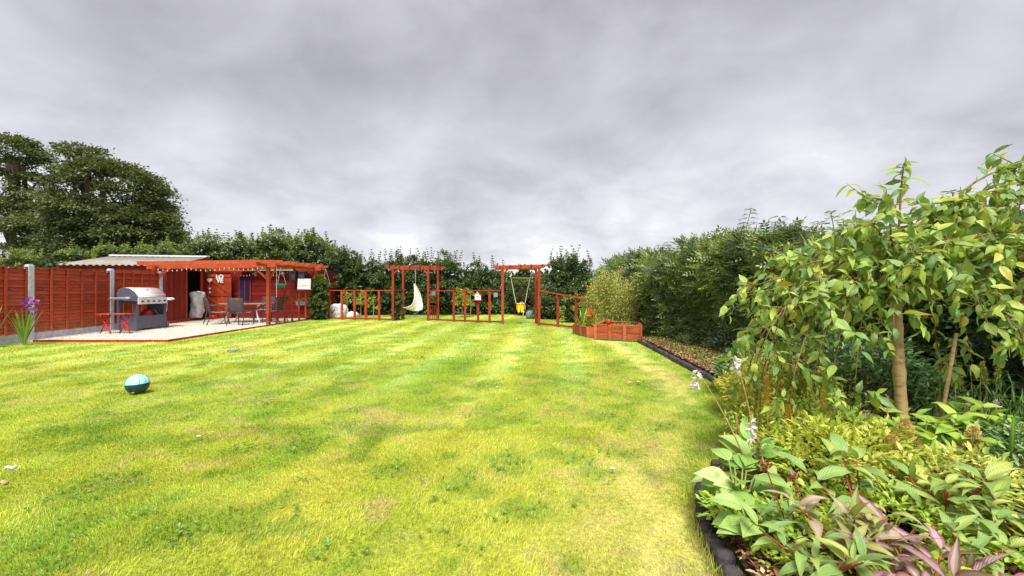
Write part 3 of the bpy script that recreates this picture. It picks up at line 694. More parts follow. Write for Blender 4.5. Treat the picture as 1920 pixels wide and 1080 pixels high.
# big trees far left
def big_tree(label, X, Y, lobes, n, seed, trunks):
    rg = np.random.default_rng(seed); t = thing('tree', label, 'tree', (X, Y, 0), 'large trees behind the left fence'); Ps, Ds, Rs = [], [], []
    for (lx, ly, lz, rx, ry, rz, share) in lobes:
        m = int(n*share); nc = max(6, m//150); u = unit(rg.normal(size=(nc, 3))); rad = .80+.36*fbm(u[:, 0]*2.2+seed, u[:, 2]*2.2+u[:, 1], seed+9, 3)
        C = np.array((lx, ly, lz))+u*(rad*rg.uniform(.80, 1.0, nc))[:, None]*np.array((rx, ry, rz)); k = rg.integers(0, nc, m)
        off = np.clip(rg.normal(size=(m, 3)), -1.7, 1.7)*np.array((.50, .50, .20))*rg.uniform(.6, 1.3, nc)[k][:, None]
        Ps.append(C[k]+off); Ds.append(unit(off+u[k]*.5)); Rs.append(np.clip(.55*rg.random(nc)[k]+.45*rg.random(m), 0, .999))
    P = np.concatenate(Ps); D = np.concatenate(Ds); m = len(P)
    D = unit(D+rg.normal(size=D.shape)*.5-np.array((0, 0, .1))); Nn = unit(rg.normal(size=D.shape)*.5+np.array((0, 0, 1)))
    L = rg.uniform(.16, .36, m); small_leaves('crown', P+np.array((X, Y, 0)), D, Nn, L, L*.62, tree_leaf, t, rnd=np.concatenate(Rs), base=(X, Y, 0))
    mb = MB()
    for pts, r0 in trunks: mb.tube(pts, [r0*(1-.75*i/(len(pts)-1)) for i in range(len(pts))], 8)
    mb.build('trunk', darkbark_m, t, smooth=True); lm = MB()
    for (lx, ly, lz, rx, ry, rz, share) in lobes:
        for q in range(9):
            a = rg.uniform(0, 6.28); e = rg.uniform(-.3, 1); lm.tube([(lx*.3, 0, lz*.45), (lx+math.cos(a)*rx*.3, ly, lz-rz*.1), (lx+math.cos(a)*rx*.85, ly+math.sin(a)*ry*.8, lz+e*rz*.8)], [.22, .12, .03], 5)
    lm.build('limbs', darkbark_m, t)
big_tree('large dark olive rounded tree behind the left fence and shed', -40.0, 42, [(.7, 0, 9.8, 4.6, 5, 4.2, .42), (-1.7, 0, 6.8, 3.7, 4.5, 3.4, .20), (3.7, 0, 6.6, 2.9, 4, 3.0, .22), (-4.0, 1, 15.3, 1.2, 1.2, .28, .010), (-2.2, 0, 14.7, 1.6, 1.4, .38, .015), (0, 0, 4.6, 5.6, 4, 2.0, .14)], 92000, 3,
         [([(0, 0, -.1), (.3, 0, 3), (.2, 0, 7), (-.3, 0, 11), (-.5, 0, 13.5)], .5), ([(-.4, 0, 2), (-2, 0, 6), (-3, 0, 11), (-3.6, 0, 14)], .3)])
big_tree('tall ivy clad tree with sky showing through at the left edge of the photograph', -51.8, 45, [(-.9, 0, 15.3, 2.5, 3, 2.0, .22), (.9, 0, 12.0, 1.2, 2, 1.3, .06), (-1.6, 0, 9.2, 2.9, 3, 2.0, .2), (1.7, 0, 8.2, 1.7, 2.5, 2.2, .14), (0, 0, 4, 3.6, 3, 2.0, .17)], 38000, 4,
         [([(0, 0, -.1), (.2, 0, 4), (.6, 0, 9), (.3, 0, 14)], .6), ([(.3, 0, 3), (1.8, 0, 8), (3.0, 0, 12.5)], .3)])

# ------------------------------------------------------------------ left fence
FP = [(-11.55, 7.95), (-11.77, 10.4), (-12.0, 12.75), (-12.18, 14.75)]
GF = 'lap panels of the left fence'
panel_labels = ['nearest red lap fence panel at the left edge of the photograph', 'long red lap fence panel between the first two concrete posts', 'red lap fence panel behind the barbecue']
for i in range(3):
    a, b = Vector(FP[i]+(0,)), Vector(FP[i+1]+(0,)); d = (b-a).normalized(); a2, b2 = a+d*.06, b-d*.06; mid = (a2+b2)/2; L = (b2-a2).length
    rz = math.atan2(d.y, d.x); t = thing('fence_panel', panel_labels[i], 'fence panel', tuple(mid), GF, rz)
    for k in range(18):
        z = .245+k*.0865; boxpart(t, 'slat', (0, 0, z), (L-.02, .009, .100), fence_wood, (math.radians(-13), 0, random.uniform(-.0012, .0012)))
    for k in range(6):
        x = -L/2+.03+k*(L-.06)/5; boxpart(t, 'batten', (x, -.026, .985), (.045, .026, 1.57), fence_wood)
    boxpart(t, 'cap_rail', (0, -.005, 1.80), (L, .075, .026), fence_wood)
    g_ = thing('gravel_board', ['concrete gravel board under the nearest fence panel', 'pale concrete gravel board under the long middle fence panel', 'concrete gravel board behind the red side table and barbecue'][i], 'gravel board', tuple(mid), None, rz)
    boxpart(g_, 'board', (0, 0, .085), (L, .05, .225), concrete)
plabels = ['concrete fence post just outside the left edge', 'concrete fence post beside the purple gladiolus', 'concrete fence post behind the left side of the barbecue', 'concrete fence post at the corner of the red shed']
for i, (x, y) in enumerate(FP):
    m = MB(); m.box((0, 0, .90), (.125, .125, 1.9)); m.box((0, 0, 1.862), (.10, .10, .03))
    o = m.build('concrete_post', concrete, bevel=.008); o.location = (x, y, 0); tag(o, plabels[i], 'fence post', 'concrete posts of the left fence')

# ------------------------------------------------------------------ patio
pm = MB(); pm.box((-10.4, 14.15, .0), (4.05, 7.6, .06)); pm.build('patio', gravelm, kind='structure')
n = 60000; x = rng.uniform(-12.0, -8.42, n); y = rng.uniform(10.38, 17.9, n); D = rnd_dirs(rng, n); D[:, 2] *= .2
tag(small_leaves('patio_gravel', np.stack([x, y, np.full(n, .034)], 1), D, np.tile((0., 0, 1), (n, 1))+rnd_dirs(rng, n)*.35, rng.uniform(.016, .03, n), rng.uniform(.014, .025, n), stone_m, rng=rng, fold=.25), 'pale cream gravel covering the patio', 'gravel', kind='stuff')
t = thing('patio_edging', 'thin brown timber edging between the cream patio and the lawn', 'edging', (-8.38, 10.34, 0))
boxpart(t, 'board', (-1.6, 0, -.005), (3.24, .03, .10), dark_wood); boxpart(t, 'board', (0.02, 3.8, -.005), (.03, 7.6, .10), dark_wood)

# ------------------------------------------------------------------ shed with corrugated roof (turned about 10 degrees)
th = math.radians(11.0)
sh = thing('garden_shed', 'red timber shed with grey corrugated roof and open door behind the pergola', 'shed', (-12.2, 15.1, 0), None, th)
# local: +x along the front away to the left is -x; +y runs back
W_, DP = 3.1, 2.62
nb = 19
for k in range(7):                       # side wall boards, front corner to the opening
    boxpart(sh, 'board', (0, .06+k*.165, 1.10), (.022, .158, 2.0), shed_wood_v, (0, 0, random.uniform(-.03, .03)))
boxpart(sh, 'door_lintel', (0, 1.72, 2.04), (.03, 1.05, .14), shed_wood_v)
boxpart(sh, 'door_jamb', (.012, 1.18, 1.03), (.05, .06, 1.88), door_wood); boxpart(sh, 'door_jamb', (.012, 2.28, 1.03), (.05, .09, 1.88), door_wood)
boxpart(sh, 'plinth', (.012, 1.2, .075), (.06, 2.45, .13), dark_wood)
for k in range(2): boxpart(sh, 'board', (0, 2.40+k*.165, 1.10), (.022, .158, 2.0), shed_wood_v)
for k in range(nb):
    boxpart(sh, 'board', (-.10-k*.172, 0, 1.08), (.166, .022, 2.04), shed_wood_v)
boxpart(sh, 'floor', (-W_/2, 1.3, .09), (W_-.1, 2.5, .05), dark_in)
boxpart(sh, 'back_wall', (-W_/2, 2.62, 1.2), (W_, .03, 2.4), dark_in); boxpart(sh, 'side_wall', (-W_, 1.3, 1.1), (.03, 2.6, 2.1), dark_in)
boxpart(sh, 'fascia', (-W_/2+.05, -.03, 2.06), (W_+.15, .025, .09), shed_wood_v)
def shedroof(parent, x0, x1, y0, z0, y1, z1, mat, name, pitch=.19, amp=.022, nsheet=4):
    ns = nsheet; w = (x1-x0)/ns
    for s_ in range(ns):
        m = MB(); lo, hi = x0+s_*w, x0+(s_+1)*w+.04
        nu = int((hi-lo)/pitch*8); m.grid(lambda u, v: (lo+u*(hi-lo), y0+v*(y1-y0), z0+v*(z1-z0)+amp*math.sin((lo+u*(hi-lo))*2*PI/pitch)+.003*s_), nu, 1)
        m.build(name, mat, parent, smooth=True, solid=.006)
shedroof(sh, -W_-.15, .12, -.14, 2.085, 2.5, 2.56, roof_m, 'roof_sheet')
boxpart(sh, 'ridge_cap', (-W_/2, 2.48, 2.60), (W_+.35, .26, .05), white_m, (.08, 0, 0))
boxpart(sh, 'barge_board', (.15, 1.18, 2.28), (.025, 2.68, .10), shed_wood_h, (math.radians(10), 0, 0))
# open door, folded back against the lap wall
dr = thing('shed_door', 'orange red ledged and braced door standing open beside the dark shed doorway', 'door', (-12.70, 17.70, 0), None, 0)
for k in range(7): boxpart(dr, 'board', (.075+k*.152, 0, 1.0), (.148, .02, 1.86), door_wood)
for z in (.22, 1.02, 1.82): boxpart(dr, 'ledge', (.53, -.024, z), (1.06, .026, .11), door_wood)
barpart(dr, 'brace', (.06, -.026, 1.76), (1.0, -.026, 1.08), .024, .09, door_wood, up=(0, 0, 1)); barpart(dr, 'brace', (.06, -.026, .96), (1.0, -.026, .28), .024, .09, door_wood)
for z in (.22, 1.82): boxpart(dr, 'hinge', (.02, -.042, z), (.16, .006, .035), black_m)
# things on the door
def heart(c, s, name='heart'):
    m = MB(); pts = []
    for k in range(28):
        a = 2*PI*k/28; pts.append((c[0]+s*.062*math.sin(a)**3*16/16, c[1], c[2]+s*.004*(13*math.cos(a)-5*math.cos(2*a)-2*math.cos(3*a)-math.cos(4*a))))
    m.prism(pts, (0, -.012, 0)); return m
t = thing('heart_garland', 'string of white wooden hearts hanging on the open shed door', 'garland', (-12.50, 17.645, 1.62))
heart((0, 0, .0), 1.7).build('heart', white_m, t); heart((.01, 0, -.34), .85).build('heart', white_m, t); heart((.01, 0, -.50), .75).build('heart', white_m, t)
MB().tube([(0, -.004, .08), (.004, -.004, -.56)], .004, 4).build('cord', rope_m, t)
t = thing('word_sign', 'white cut out letters reading LO over VE on the open shed door', 'sign', (-12.09, 17.655, 1.72))
for txt, z, x in (('LO', 0.0, 0), ('VE', -.17, .015)):
    cu = bpy.data.curves.new('lettering', 'FONT'); cu.body = txt; cu.size = .235; cu.extrude = .008; cu.offset = .012; cu.align_x = 'CENTER'; cu.materials.append(white_m)
    o = bpy.data.objects.new('lettering', cu); COL.objects.link(o); bpy.context.view_layer.update(); me = bpy.data.meshes.new_from_object(o.evaluated_get(bpy.context.evaluated_depsgraph_get())); bpy.data.objects.remove(o); o = link('lettering', me, t); o.location = (x, -.012, z-.03); o.rotation_euler = (PI/2, 0, 0)
# sack and clutter in the doorway
crumple = bpy.data.textures.new('crumple', 'CLOUDS'); crumple.noise_scale = .16; crumple.noise_depth = 3
def lathe_sack(name, label, cat, loc, prof, mat, sq=(1, 1), seed=0, lean=(0, 0), n=22):
    rg = np.random.default_rng(seed); m = MB(); N = len(prof)
    for i, (r, z) in enumerate(prof):
        for k in range(n):
            a = 2*PI*k/n; q = 1+.10*math.sin(3*a+z*5+seed)+.05*math.sin(7*a+z*9)+rg.normal()*.035
            q2 = 1/max(abs(math.cos(a)), abs(math.sin(a)))**.45
            m.v.append((r*q*q2*math.cos(a)*sq[0]+lean[0]*z, r*q*q2*math.sin(a)*sq[1]+lean[1]*z, z*(1+.04*math.sin(2*a+seed)*(i/N))))
    for i in range(N-1):
        for k in range(n): a = i*n+k; b = i*n+(k+1) % n; m.f.append([a, b, b+n, a+n])
    m.f.append([(N-1)*n+k for k in range(n)]); o = m.build(name, mat, smooth=True); o.location = loc; s = o.modifiers.new('s', 'SUBSURF'); s.levels = s.render_levels = 2; dm = o.modifiers.new('crumple', 'DISPLACE'); dm.texture = crumple; dm.strength = .16; dm.mid_level = .5
    return tag(o, label, cat)
lathe_sack('sack', 'tall pale grey sack leaning in the dark shed doorway', 'sack', (-12.42, 16.78, .13), [(.20, 0), (.235, .06), (.21, .3), (.20, .6), (.25, .9), (.26, 1.0), (.22, 1.03)], cover_m, (1.0, .9), 3, (.06, -.02))
o = MB().lathe([(.01, .16), (.14, .16), (.12, 0), (.01, 0)], n=16).build('bucket', red_iron, smooth=True); o.location = (-12.15, 17.35, .04); tag(o, 'small red tub at the foot of the open shed door', 'tub')

# second shed: red lap wall
s2 = thing('lap_shed', 'second red shed with horizontal lap boards behind the pergola table', 'shed', (-10.4, 18.0, 0))
for k in range(19): boxpart(s2, 'board', (-.1, 0, .12+k*.104), (4.4, .016, .118), shed_wood_h, (math.radians(7), 0, 0))
boxpart(s2, 'corner_post', (2.13, -.01, 1.05), (.07, .06, 2.1), dark_wood)
boxpart(s2, 'side_wall', (2.10, 1.1, 1.05), (.03, 2.1, 2.1), shed_wood_h); boxpart(s2, 'back_wall', (0, 2.15, 1.0), (4.2, .03, 1.9), shed_wood_h); boxpart(s2, 'side_wall', (-2.15, 1.1, 1.05), (.03, 2.1, 2.1), shed_wood_h)
shedroof(s2, -1.0, 1.35, -.35, 2.10, 2.2, 2.0, cream_m, 'roof_sheet', .12, .014, 2)
boxpart(s2, 'fascia', (.18, -.36, 2.08), (2.35, .02, .12), cream_m)
w = boxpart(s2, 'window_frame', (-.83, -.05, 1.28), (.50, .05, 1.12), dark_wood)
for sx in (-.115, .115):
    p = boxpart(s2, 'window_pane', (-.83+sx, -.078, 1.28), (.19, .02, 1.04), navy_m)

# ------------------------------------------------------------------ pergola over the patio
pg = thing('pergola', 'orange red timber pergola over the gravel patio and dining table', 'pergola', (-8.45, 14.8, 0))
def W2(p): return Vector(p)-pg.location
for (x, y) in ((-8.45, 14.8), (-8.2, 17.85), (-12.25, 14.62)):
    boxpart(pg, 'post', W2((x, y, 1.03)), (.10, .10, 2.06), frame_wood_v)
barpart(pg, 'side_beam', W2((-8.50, 14.15, 2.11)), W2((-8.22, 18.25, 2.11)), .045, .14, frame_wood)
barpart(pg, 'front_beam', W2((-12.6, 14.72, 2.02)), W2((-8.15, 14.72, 2.09)), .045, .14, frame_wood)
barpart(pg, 'back_beam', W2((-12.3, 17.55, 2.06)), W2((-8.0, 17.85, 2.09)), .045, .14, frame_wood)
for k in range(9):
    y = 14.35+k*.46; xr = -8.0+.03*k
    m = MB(); x0, z0, z1 = -12.62, 2.13, 2.26; L = xr-x0
    m.prism([(0, 0, -.02), (0, 0, .10), (L, 0, z1-z0+.02), (L, 0, z1-z0-.03), (L-.14, 0, z1-z0-.10), (.2, 0, -.03)], (0, .045, 0))
    o = m.build('rafter', frame_wood, pg, loc=W2((x0, y, z0-.03+.02*(k % 2))))
barpart(pg, 'brace', W2((-8.50, 14.80, 1.62)), W2((-8.98, 14.80, 2.05)), .04, .07, frame_wood)
barpart(pg, 'brace', W2((-8.45, 14.86, 1.62)), W2((-8.43, 15.35, 2.08)), .04, .07, frame_wood)
barpart(pg, 'brace', W2((-8.22, 17.80, 1.6)), W2((-8.26, 17.30, 2.06)), .04, .07, frame_wood)
barpart(pg, 'brace', W2((-12.2, 14.66, 1.62)), W2((-11.75, 14.70, 2.02)), .04, .07, frame_wood)
rl = thing('railing', 'orange red railing along the patio edge between the pergola posts', 'railing', (-8.42, 15, 0))
a, b = Vector((-8.42, 14.87, 0)), Vector((-8.22, 17.78, 0))
barpart(rl, 'top_rail', a+Vector((0, 0, 1.2))-rl.location, b+Vector((0, 0, 1.2))-rl.location, .07, .035, frame_wood)
for k in range(6):
    p = a.lerp(b, (k+.75)/6.2); boxpart(rl, 'post', p-rl.location+Vector((0, 0, .59)), (.055, .055, 1.18), frame_wood_v)
# ------------------------------------------------------------------ things under the pergola
def chair(loc, rz, label):
    t = thing('patio_chair', label, 'chair', loc, 'brown patio chairs round the glass table', rz)
    # faces +y, origin on the ground
    MB().grid(lambda u, v: ((u-.5)*.46, -.22+v*.46, .43+.015*math.cos(v*PI*1.6)-.012*math.sin(u*PI)), 6, 6).build('seat', grey_cush, t, smooth=True, solid=.025)
    MB().grid(lambda u, v: ((u-.5)*.46, -.23-.13*v-.02*math.sin(v*PI)-.02*math.sin(u*PI), .46+v*.46), 6, 8).build('backrest', weave_m, t, smooth=True, solid=.02)
    for s_ in (-1, 1):
        MB().tube([(s_*.25, -.38, .93), (s_*.25, -.30, .70), (s_*.25, -.25, .44), (s_*.255, -.30, .2), (s_*.26, -.37, 0)], .016, 7).build('leg', black_m, t, smooth=True)
        MB().tube([(s_*.25, .24, .44), (s_*.255, .27, .2), (s_*.26, .30, 0)], .016, 7).build('leg', black_m, t, smooth=True)
        MB().tube([(s_*.255, -.28, .66), (s_*.28, -.1, .685), (s_*.285, .1, .67), (s_*.28, .24, .62), (s_*.26, .25, .44)], .017, 7).build('armrest', black_m, t, smooth=True)
    m = MB(); m.tube([(-.25, .24, .415), (.25, .24, .415)], .012, 6); m.tube([(-.25, -.24, .415), (.25, -.24, .415)], .012, 6); m.tube([(-.25, -.37, .925), (.25, -.37, .925)], .015, 6)
    m.tube([(-.25, -.24, .415), (-.25, .24, .415)], .012, 6); m.tube([(.25, -.24, .415), (.25, .24, .415)], .012, 6); m.build('frame', black_m, t, smooth=True); return t
chair((-9.28, 14.62, .03), .03, 'brown woven chair with its back turned squarely to the lawn')
chair((-10.25, 14.85, .03), -.75, 'chair with grey seat pad turned half sideways, nearest the shed doorway')
chair((-8.78, 15.75, .03), 1.5, 'chair at the right end of the table, behind the pergola corner post')
chair((-9.7, 16.75, .03), PI+.1, 'chair on the far side of the glass table, against the lap wall')
t = thing('patio_table', 'glass topped patio table with curved metal legs under the pergola', 'table', (-9.75, 15.72, .03))
m = MB(); P8 = []
for k in range(32):
    a = 2*PI*k/32; e = .35; P8.append((math.copysign(abs(math.cos(a))**e, math.cos(a))*.82, math.copysign(abs(math.sin(a))**e, math.sin(a))*.48, .71))
m.prism(P8, (0, 0, .012)); m.build('tabletop', glass_m, t)
MB().tube([Vector(p)*1.0+Vector((0, 0, -.012)) for p in P8]+[Vector(P8[0])+Vector((0, 0, -.012))], .016, 6, False).build('rim', tan_stem, t, smooth=True)
for sx in (-1, 1):
    for sy in (-1, 1):
        MB().tube([(sx*.70, sy*.38, .70), (sx*.55, sy*.30, .62), (sx*.50, sy*.26, .42), (sx*.58, sy*.32, .18), (sx*.72, sy*.42, 0)], .022, 7).build('leg', steel_m, t, smooth=True)
# hanging basket, lanterns, lights, picture board
def lat(name, prof, mat, parent, c=(0,0,0), n=16): return MB().lathe(prof, c, n).build(name, mat, parent, smooth=True)
def tuft(parent, base, c, n, r, L, mat, seed, up=.6):
    rg = np.random.default_rng(seed); P = np.array(c)+rg.normal(size=(n, 3))*np.array(r); D = rnd_dirs(rg, n)+(0, 0, up)
    return small_leaves('foliage', P, D, rnd_dirs(rg, n)+(0, 0, .8), rg.uniform(.6, 1.2, n)*L, rg.uniform(.25, .5, n)*L, mat, parent, rng=rg, base=base)
def basket(loc, hang, label, plant=True):
    t = thing('hanging_basket', label, 'hanging basket', loc)
    lat('bowl', [(.02, -.14), (.12, -.13), (.175, -.06), (.19, .0), (.175, .0), (.15, -.05), (.01, -.09)], teal_m, t)
    m = MB()
    for k in range(3): a = 2.1*k+.4; m.tube([(.18*math.cos(a), .18*math.sin(a), 0), (0, 0, hang)], .004, 4)
    m.build('chain', rope_m, t)
    if plant: tuft(t, loc, (loc[0], loc[1], loc[2]+.02), 160, (.10, .10, .03), .09, back_md, 9)
basket((-8.38, 15.45, 1.45), .60, 'green hanging basket in front of the red lap wall beside the corner post', False)
basket((-7.80, 17.85, 1.44), .66, 'green hanging pot on the lawn side of the bushy climber')
for k, (x, y, z, lab, h) in enumerate([(-9.02, 15.0, 1.80, 'small dark lantern hanging left of the pergola corner post', .15), (-8.55, 15.9, 1.84, 'small dark lantern hanging close behind the corner post', .15),
                               (-9.05, 17.70, 1.80, 'dark square lantern hanging before the lap wall, nearer the hanging basket', .30), (-8.68, 17.70, 1.78, 'dark square lantern hanging beside the bushy climber', .34)]):
    t = thing('hanging_lantern', lab, 'lantern', (x, y, z))
    if h < .2:
        lat('shade', [(.01, .06), (.03, .05), (.085, -.03), (.08, -.035), (.01, .03)], dkgrey_m, t); lat('lamp', [(.005, -.09), (.035, -.07), (.035, -.02), (.005, -.02)], bluegrey_m, t)
    else:
        for sx in (-1, 1):
            for sy in (-1, 1): boxpart(t, 'corner_bar', (sx*.11, sy*.11, 0), (.02, .02, h), black_m)
        boxpart(t, 'roof', (0, 0, h/2+.015), (.27, .27, .03), black_m); boxpart(t, 'base', (0, 0, -h/2-.012), (.26, .26, .025), black_m); boxpart(t, 'pane', (0, 0, 0), (.19, .19, h-.01), navy_m)
    MB().tube([(0, 0, h*.45), (0, 0, 2.13-z)], .004, 4).build('hook', black_m, t)
def lights(label, pts, nb, sag, loc):
    t = thing('string_lights', label, 'string lights', loc); cab = MB(); L0 = Vector(loc); all_ = []
    for a, b in zip(pts[:-1], pts[1:]):
        a, b = Vector(a), Vector(b); seg = []
        for i in range(9): f = i/8; p = a.lerp(b, f); p.z -= sag*4*f*(1-f); seg.append(p-L0)
        cab.tube(seg, .004, 4, False); all_ += [seg]
    cab.build('cable', black_m, t); pr = MB().lathe([(.002, -.05), (.015, -.035), (.018, -.015), (.009, .008), (.008, .02)], n=8)
    me = bpy.data.meshes.new('bulb'); me.from_pydata(pr.v, [], pr.f); me.materials.append(cream_m)
    for seg in all_:
        for i in range(nb):
            f = (i+.5)/nb*8; k = min(7, int(f)); p = seg[k].lerp(seg[k+1], f-k); link('bulb', me, t, loc=p-Vector((0, 0, .01)))
lights('string of small round bulbs along the front beam of the pergola', [(-12.4, 14.66, 2.0), (-11.1, 14.66, 1.99), (-9.8, 14.66, 2.02), (-8.5, 14.66, 2.04)], 8, .08, (-10.4, 14.66, 2.0))
lights('string of small bulbs drooping across the red lap wall', [(-11.6, 17.75, 1.98), (-10.6, 17.75, 2.02), (-9.4, 17.75, 2.0), (-8.4, 17.75, 2.02)], 8, .17, (-10.0, 17.75, 2.0))
t = thing('bead_chain', 'thin white bead chain hanging beside the pergola corner post', 'bead chain', (-8.25, 14.95, 1.55)); pr = MB().lathe([(.001, -.016), (.014, 0), (.001, .016)], n=6)
me = bpy.data.meshes.new('bead'); me.from_pydata(pr.v, [], pr.f); me.materials.append(white_m)
for k in range(22): link('bead', me, t, loc=(0, 0, .5-k*.05))
MB().tube([(0, 0, .52), (0, 0, -.56)], .003, 4).build('cord', rope_m, t)
t = thing('picture_board', 'white board with a faint grey drawing propped on the railing', 'picture', (-8.28, 17.0, 1.24), None, .05)
boxpart(t, 'panel', (0, 0, .22), (.50, .025, .42), white_m, (math.radians(-6), 0, 0)); boxpart(t, 'frame', (0, .01, .005), (.52, .035, .03), cream_m)
m = MB(); rg = random.Random(4)
for k in range(7):
    x = -.19+k*.06; m.tube([(x, -.020+.003*k/7, .10+.03*rg.random()), (x+.05, -.022, .15+.05*rg.random()), (x+.10, -.02, .10+.05*rg.random())], .006, 4)
m.build('drawing', bluegrey_m, t)
t = thing('plant_trough', 'grey trough with small plants on the lap wall behind the railing', 'plant trough', (-8.75, 17.86, .68))
m = MB(); m.prism([(-.22, -.1, -.1), (.22, -.1, -.1), (.26, -.12, .06), (-.26, -.12, .06)], (0, .18, 0)); m.build('trough', bluegrey_m, t); tuft(t, (-8.75, 17.86, .68), (-8.75, 17.80, .80), 140, (.18, .06, .05), .08, back_md, 12)

# ------------------------------------------------------------------ barbecue, faces the patio (+x)
bq = thing('barbecue', 'grey gas barbecue with stainless hood against the red fence', 'barbecue', (-11.3, 13.05, .03))
m = MB(); prof = [(-.30, .98), (-.31, 1.13), (-.26, 1.235), (-.12, 1.285), (.06, 1.26), (.20, 1.175), (.29, 1.045), (.31, .98)]
m.prism([(x, -.52, z) for x, z in prof], (0, .025, 0)); m.build('hood_end', dkgrey_m, bq, bevel=.006)
m = MB(); m.prism([(x, .495, z) for x, z in prof], (0, .025, 0)); m.build('hood_end', dkgrey_m, bq, bevel=.006)
m = MB(); pc = [(-.26, 1.233), (-.12, 1.28), (.06, 1.255), (.20, 1.17), (.285, 1.045), (.305, .985)]
m.grid(lambda u, v: (np.interp(u*5, range(6), [p[0] for p in pc]), -.495+v*.99, np.interp(u*5, range(6), [p[1] for p in pc])), 15, 2); m.build('hood', steel_m, bq, smooth=True, solid=.008)
m = MB(); m.grid(lambda u, v: (-.30-.01*math.sin(u*PI)+.04*u*u, -.495+v*.99, .98+u*.25), 4, 1); m.build('hood_back', dkgrey_m, bq, solid=.008)
m = MB(); m.tube([(.335, -.40, 1.06), (.365, -.40, 1.06), (.365, .40, 1.06), (.335, .40, 1.06)], .013, 8); m.build('hood_handle', steel_m, bq, smooth=True)
lat('thermometer', [(.03, 0), (.035, .01), (.002, .012)], black_m, bq, (.0, 0, 0)).location = (.135, 0, 1.215)
m = MB(); m.box((0, 0, .89), (.60, 1.04, .16)); m.build('firebox', dkgrey_m, bq, bevel=.01)
m = MB(); m.prism([(.302, -.52, .80), (.345, -.52, .79), (.325, -.52, .965), (.302, -.52, .97)], (0, 1.04, 0)); m.build('control_panel', steel_m, bq, bevel=.004)
for k in range(5):
    o = MB().lathe([(.001, .045), (.022, .045), (.028, .01), (.034, 0)], axis='x', n=14).build('knob', black_m, bq, smooth=True); o.location = (.338, -.40+k*.2, .875)
for s_ in (-1, 1):
    m = MB(); y0 = s_*.53; y1 = s_*.90
    m.prism([(-.26, y0, .93), (.26, y0, .93), (.30, y0, .87), (.27, y1, .90), (.20, y1, .935), (-.22, y1, .935)], (0, 0, .03)); m.build('side_shelf', steel_m if s_ > 0 else dkgrey_m, bq, bevel=.01)
m = MB(); m.tube([(.29, .56, .90), (.31, .74, .90), (.25, .91, .91)], .02, 8); m.build('towel_rail', steel_m, bq, smooth=True)
for y in (-.50, .50):
    for x in (-.25, .25): boxpart(bq, 'leg', (x, y, .43), (.075, .075, .80), dkgrey_m)
boxpart(bq, 'front_panel', (.26, 0, .25), (.02, .93, .38), dkgrey_m); boxpart(bq, 'side_panel', (0, -.50, .25), (.44, .02, .42), dkgrey_m); boxpart(bq, 'side_panel', (0, .50, .40), (.44, .02, .74), dkgrey_m)
boxpart(bq, 'base_shelf', (0, 0, .075), (.5, 1.0, .03), dkgrey_m)
for x in (-.24, .24):
    o = MB().lathe([(.001, -.03), (.07, -.03), (.085, -.015), (.085, .015), (.07, .03), (.001, .03)], axis='y', n=18).build('wheel', dkgrey_m, bq, smooth=True); o.location = (x, .60, .085)
lat('gas_bottle', [(.01, 0), (.14, .01), (.15, .05), (.15, .42), (.09, .50), (.03, .54), (.01, .54)], red_iron, bq, (-.02, .18, .09))
o = MB().tube([(.10, .30, .60), (.22, .42, .35), (.30, .54, .55), (.31, .56, .80)], .008, 5).build('hose', rope_m, bq, smooth=True)
t = thing('grill_brush', 'cream handled grill brush lying on the left shelf of the barbecue', 'brush', (-11.2, 12.25, 1.0))
MB().tube([(-.25, -.1, .01), (.10, .02, .015)], .012, 6).build('handle', cream_m, t); boxpart(t, 'bristle_head', (.14, .04, .02), (.10, .05, .04), cream_m)
# red side table with crossed cast legs
st = thing('side_table', 'low table with crossed red iron legs beside the barbecue', 'side table', (-11.0, 11.85, .03))
for k in range(4): boxpart(st, 'slat', (0, -.135+k*.09, .55), (.78, .082, .022), fence_wood)
for sx in (-1, 1):
    x = sx*.27
    for s_ in (-1, 1):
        MB().tube([(x+s_*.14, -.02, .53), (x+s_*.10, -.02, .42), (x+s_*.015, -.02, .29), (x-s_*.08, -.02, .18), (x-s_*.11, -.02, .08), (x-s_*.15, -.02, 0)], [.018, .02, .026, .022, .02, .022], 6).build('leg', red_iron, st, smooth=True)
    MB().tube([(x-.1, -.02, .17), (x, -.02, .10), (x+.1, -.02, .17)], .012, 6).build('scroll', red_iron, st, smooth=True); MB().tube([(x, -.02, .28), (x, .14, .28)], .01, 5).build('brace', red_iron, st)
MB().tube([(-.27, .0, .28), (.27, .0, .28)], .012, 6).build('stretcher', red_iron, st)

# ------------------------------------------------------------------ railings and arches across the lawn
def on_line(a, b, px):
    k = (px-960)/800; dx, dy = b[0]-a[0], b[1]-a[1]; f = (k*a[1]-a[0])/(dx-k*dy); return f
def rail(label, a, b, za, zb, pxs, bottom=True, wear=False):
    t = thing('railing', label, 'railing', ((a[0]+b[0])/2, (a[1]+b[1])/2, 0), 'open timber railings across the lawn'); L = t.location
    A, B = Vector(a+(0,)), Vector(b+(0,))
    barpart(t, 'top_rail', A+Vector((0, 0, za))-L, B+Vector((0, 0, zb))-L, .085, .035, frame_wood)
    if bottom: barpart(t, 'bottom_rail', A+Vector((0, 0, .05))-L, B+Vector((0, 0, .05))-L, .04, .055, dark_wood)
    for px in pxs:
        f = on_line(a, b, px); p = A.lerp(B, f)-L; z = za+(zb-za)*f-.02
        boxpart(t, 'post', (p.x, p.y, z/2), (.085, .075, z), frame_wood_v, (0, 0, random.uniform(-.06, .06)))
    return t
rail('left railing between the pergola and the first arch, five uprights', (-7.72, 17.9), (-4.80, 17.02), 1.20, 1.20, (617, 641, 665, 686, 711))
rail('middle railing between the two arches, behind the white bird house', (-3.30, 17.0), (-.40, 15.72), 1.19, 1.21, (851, 872, 918))
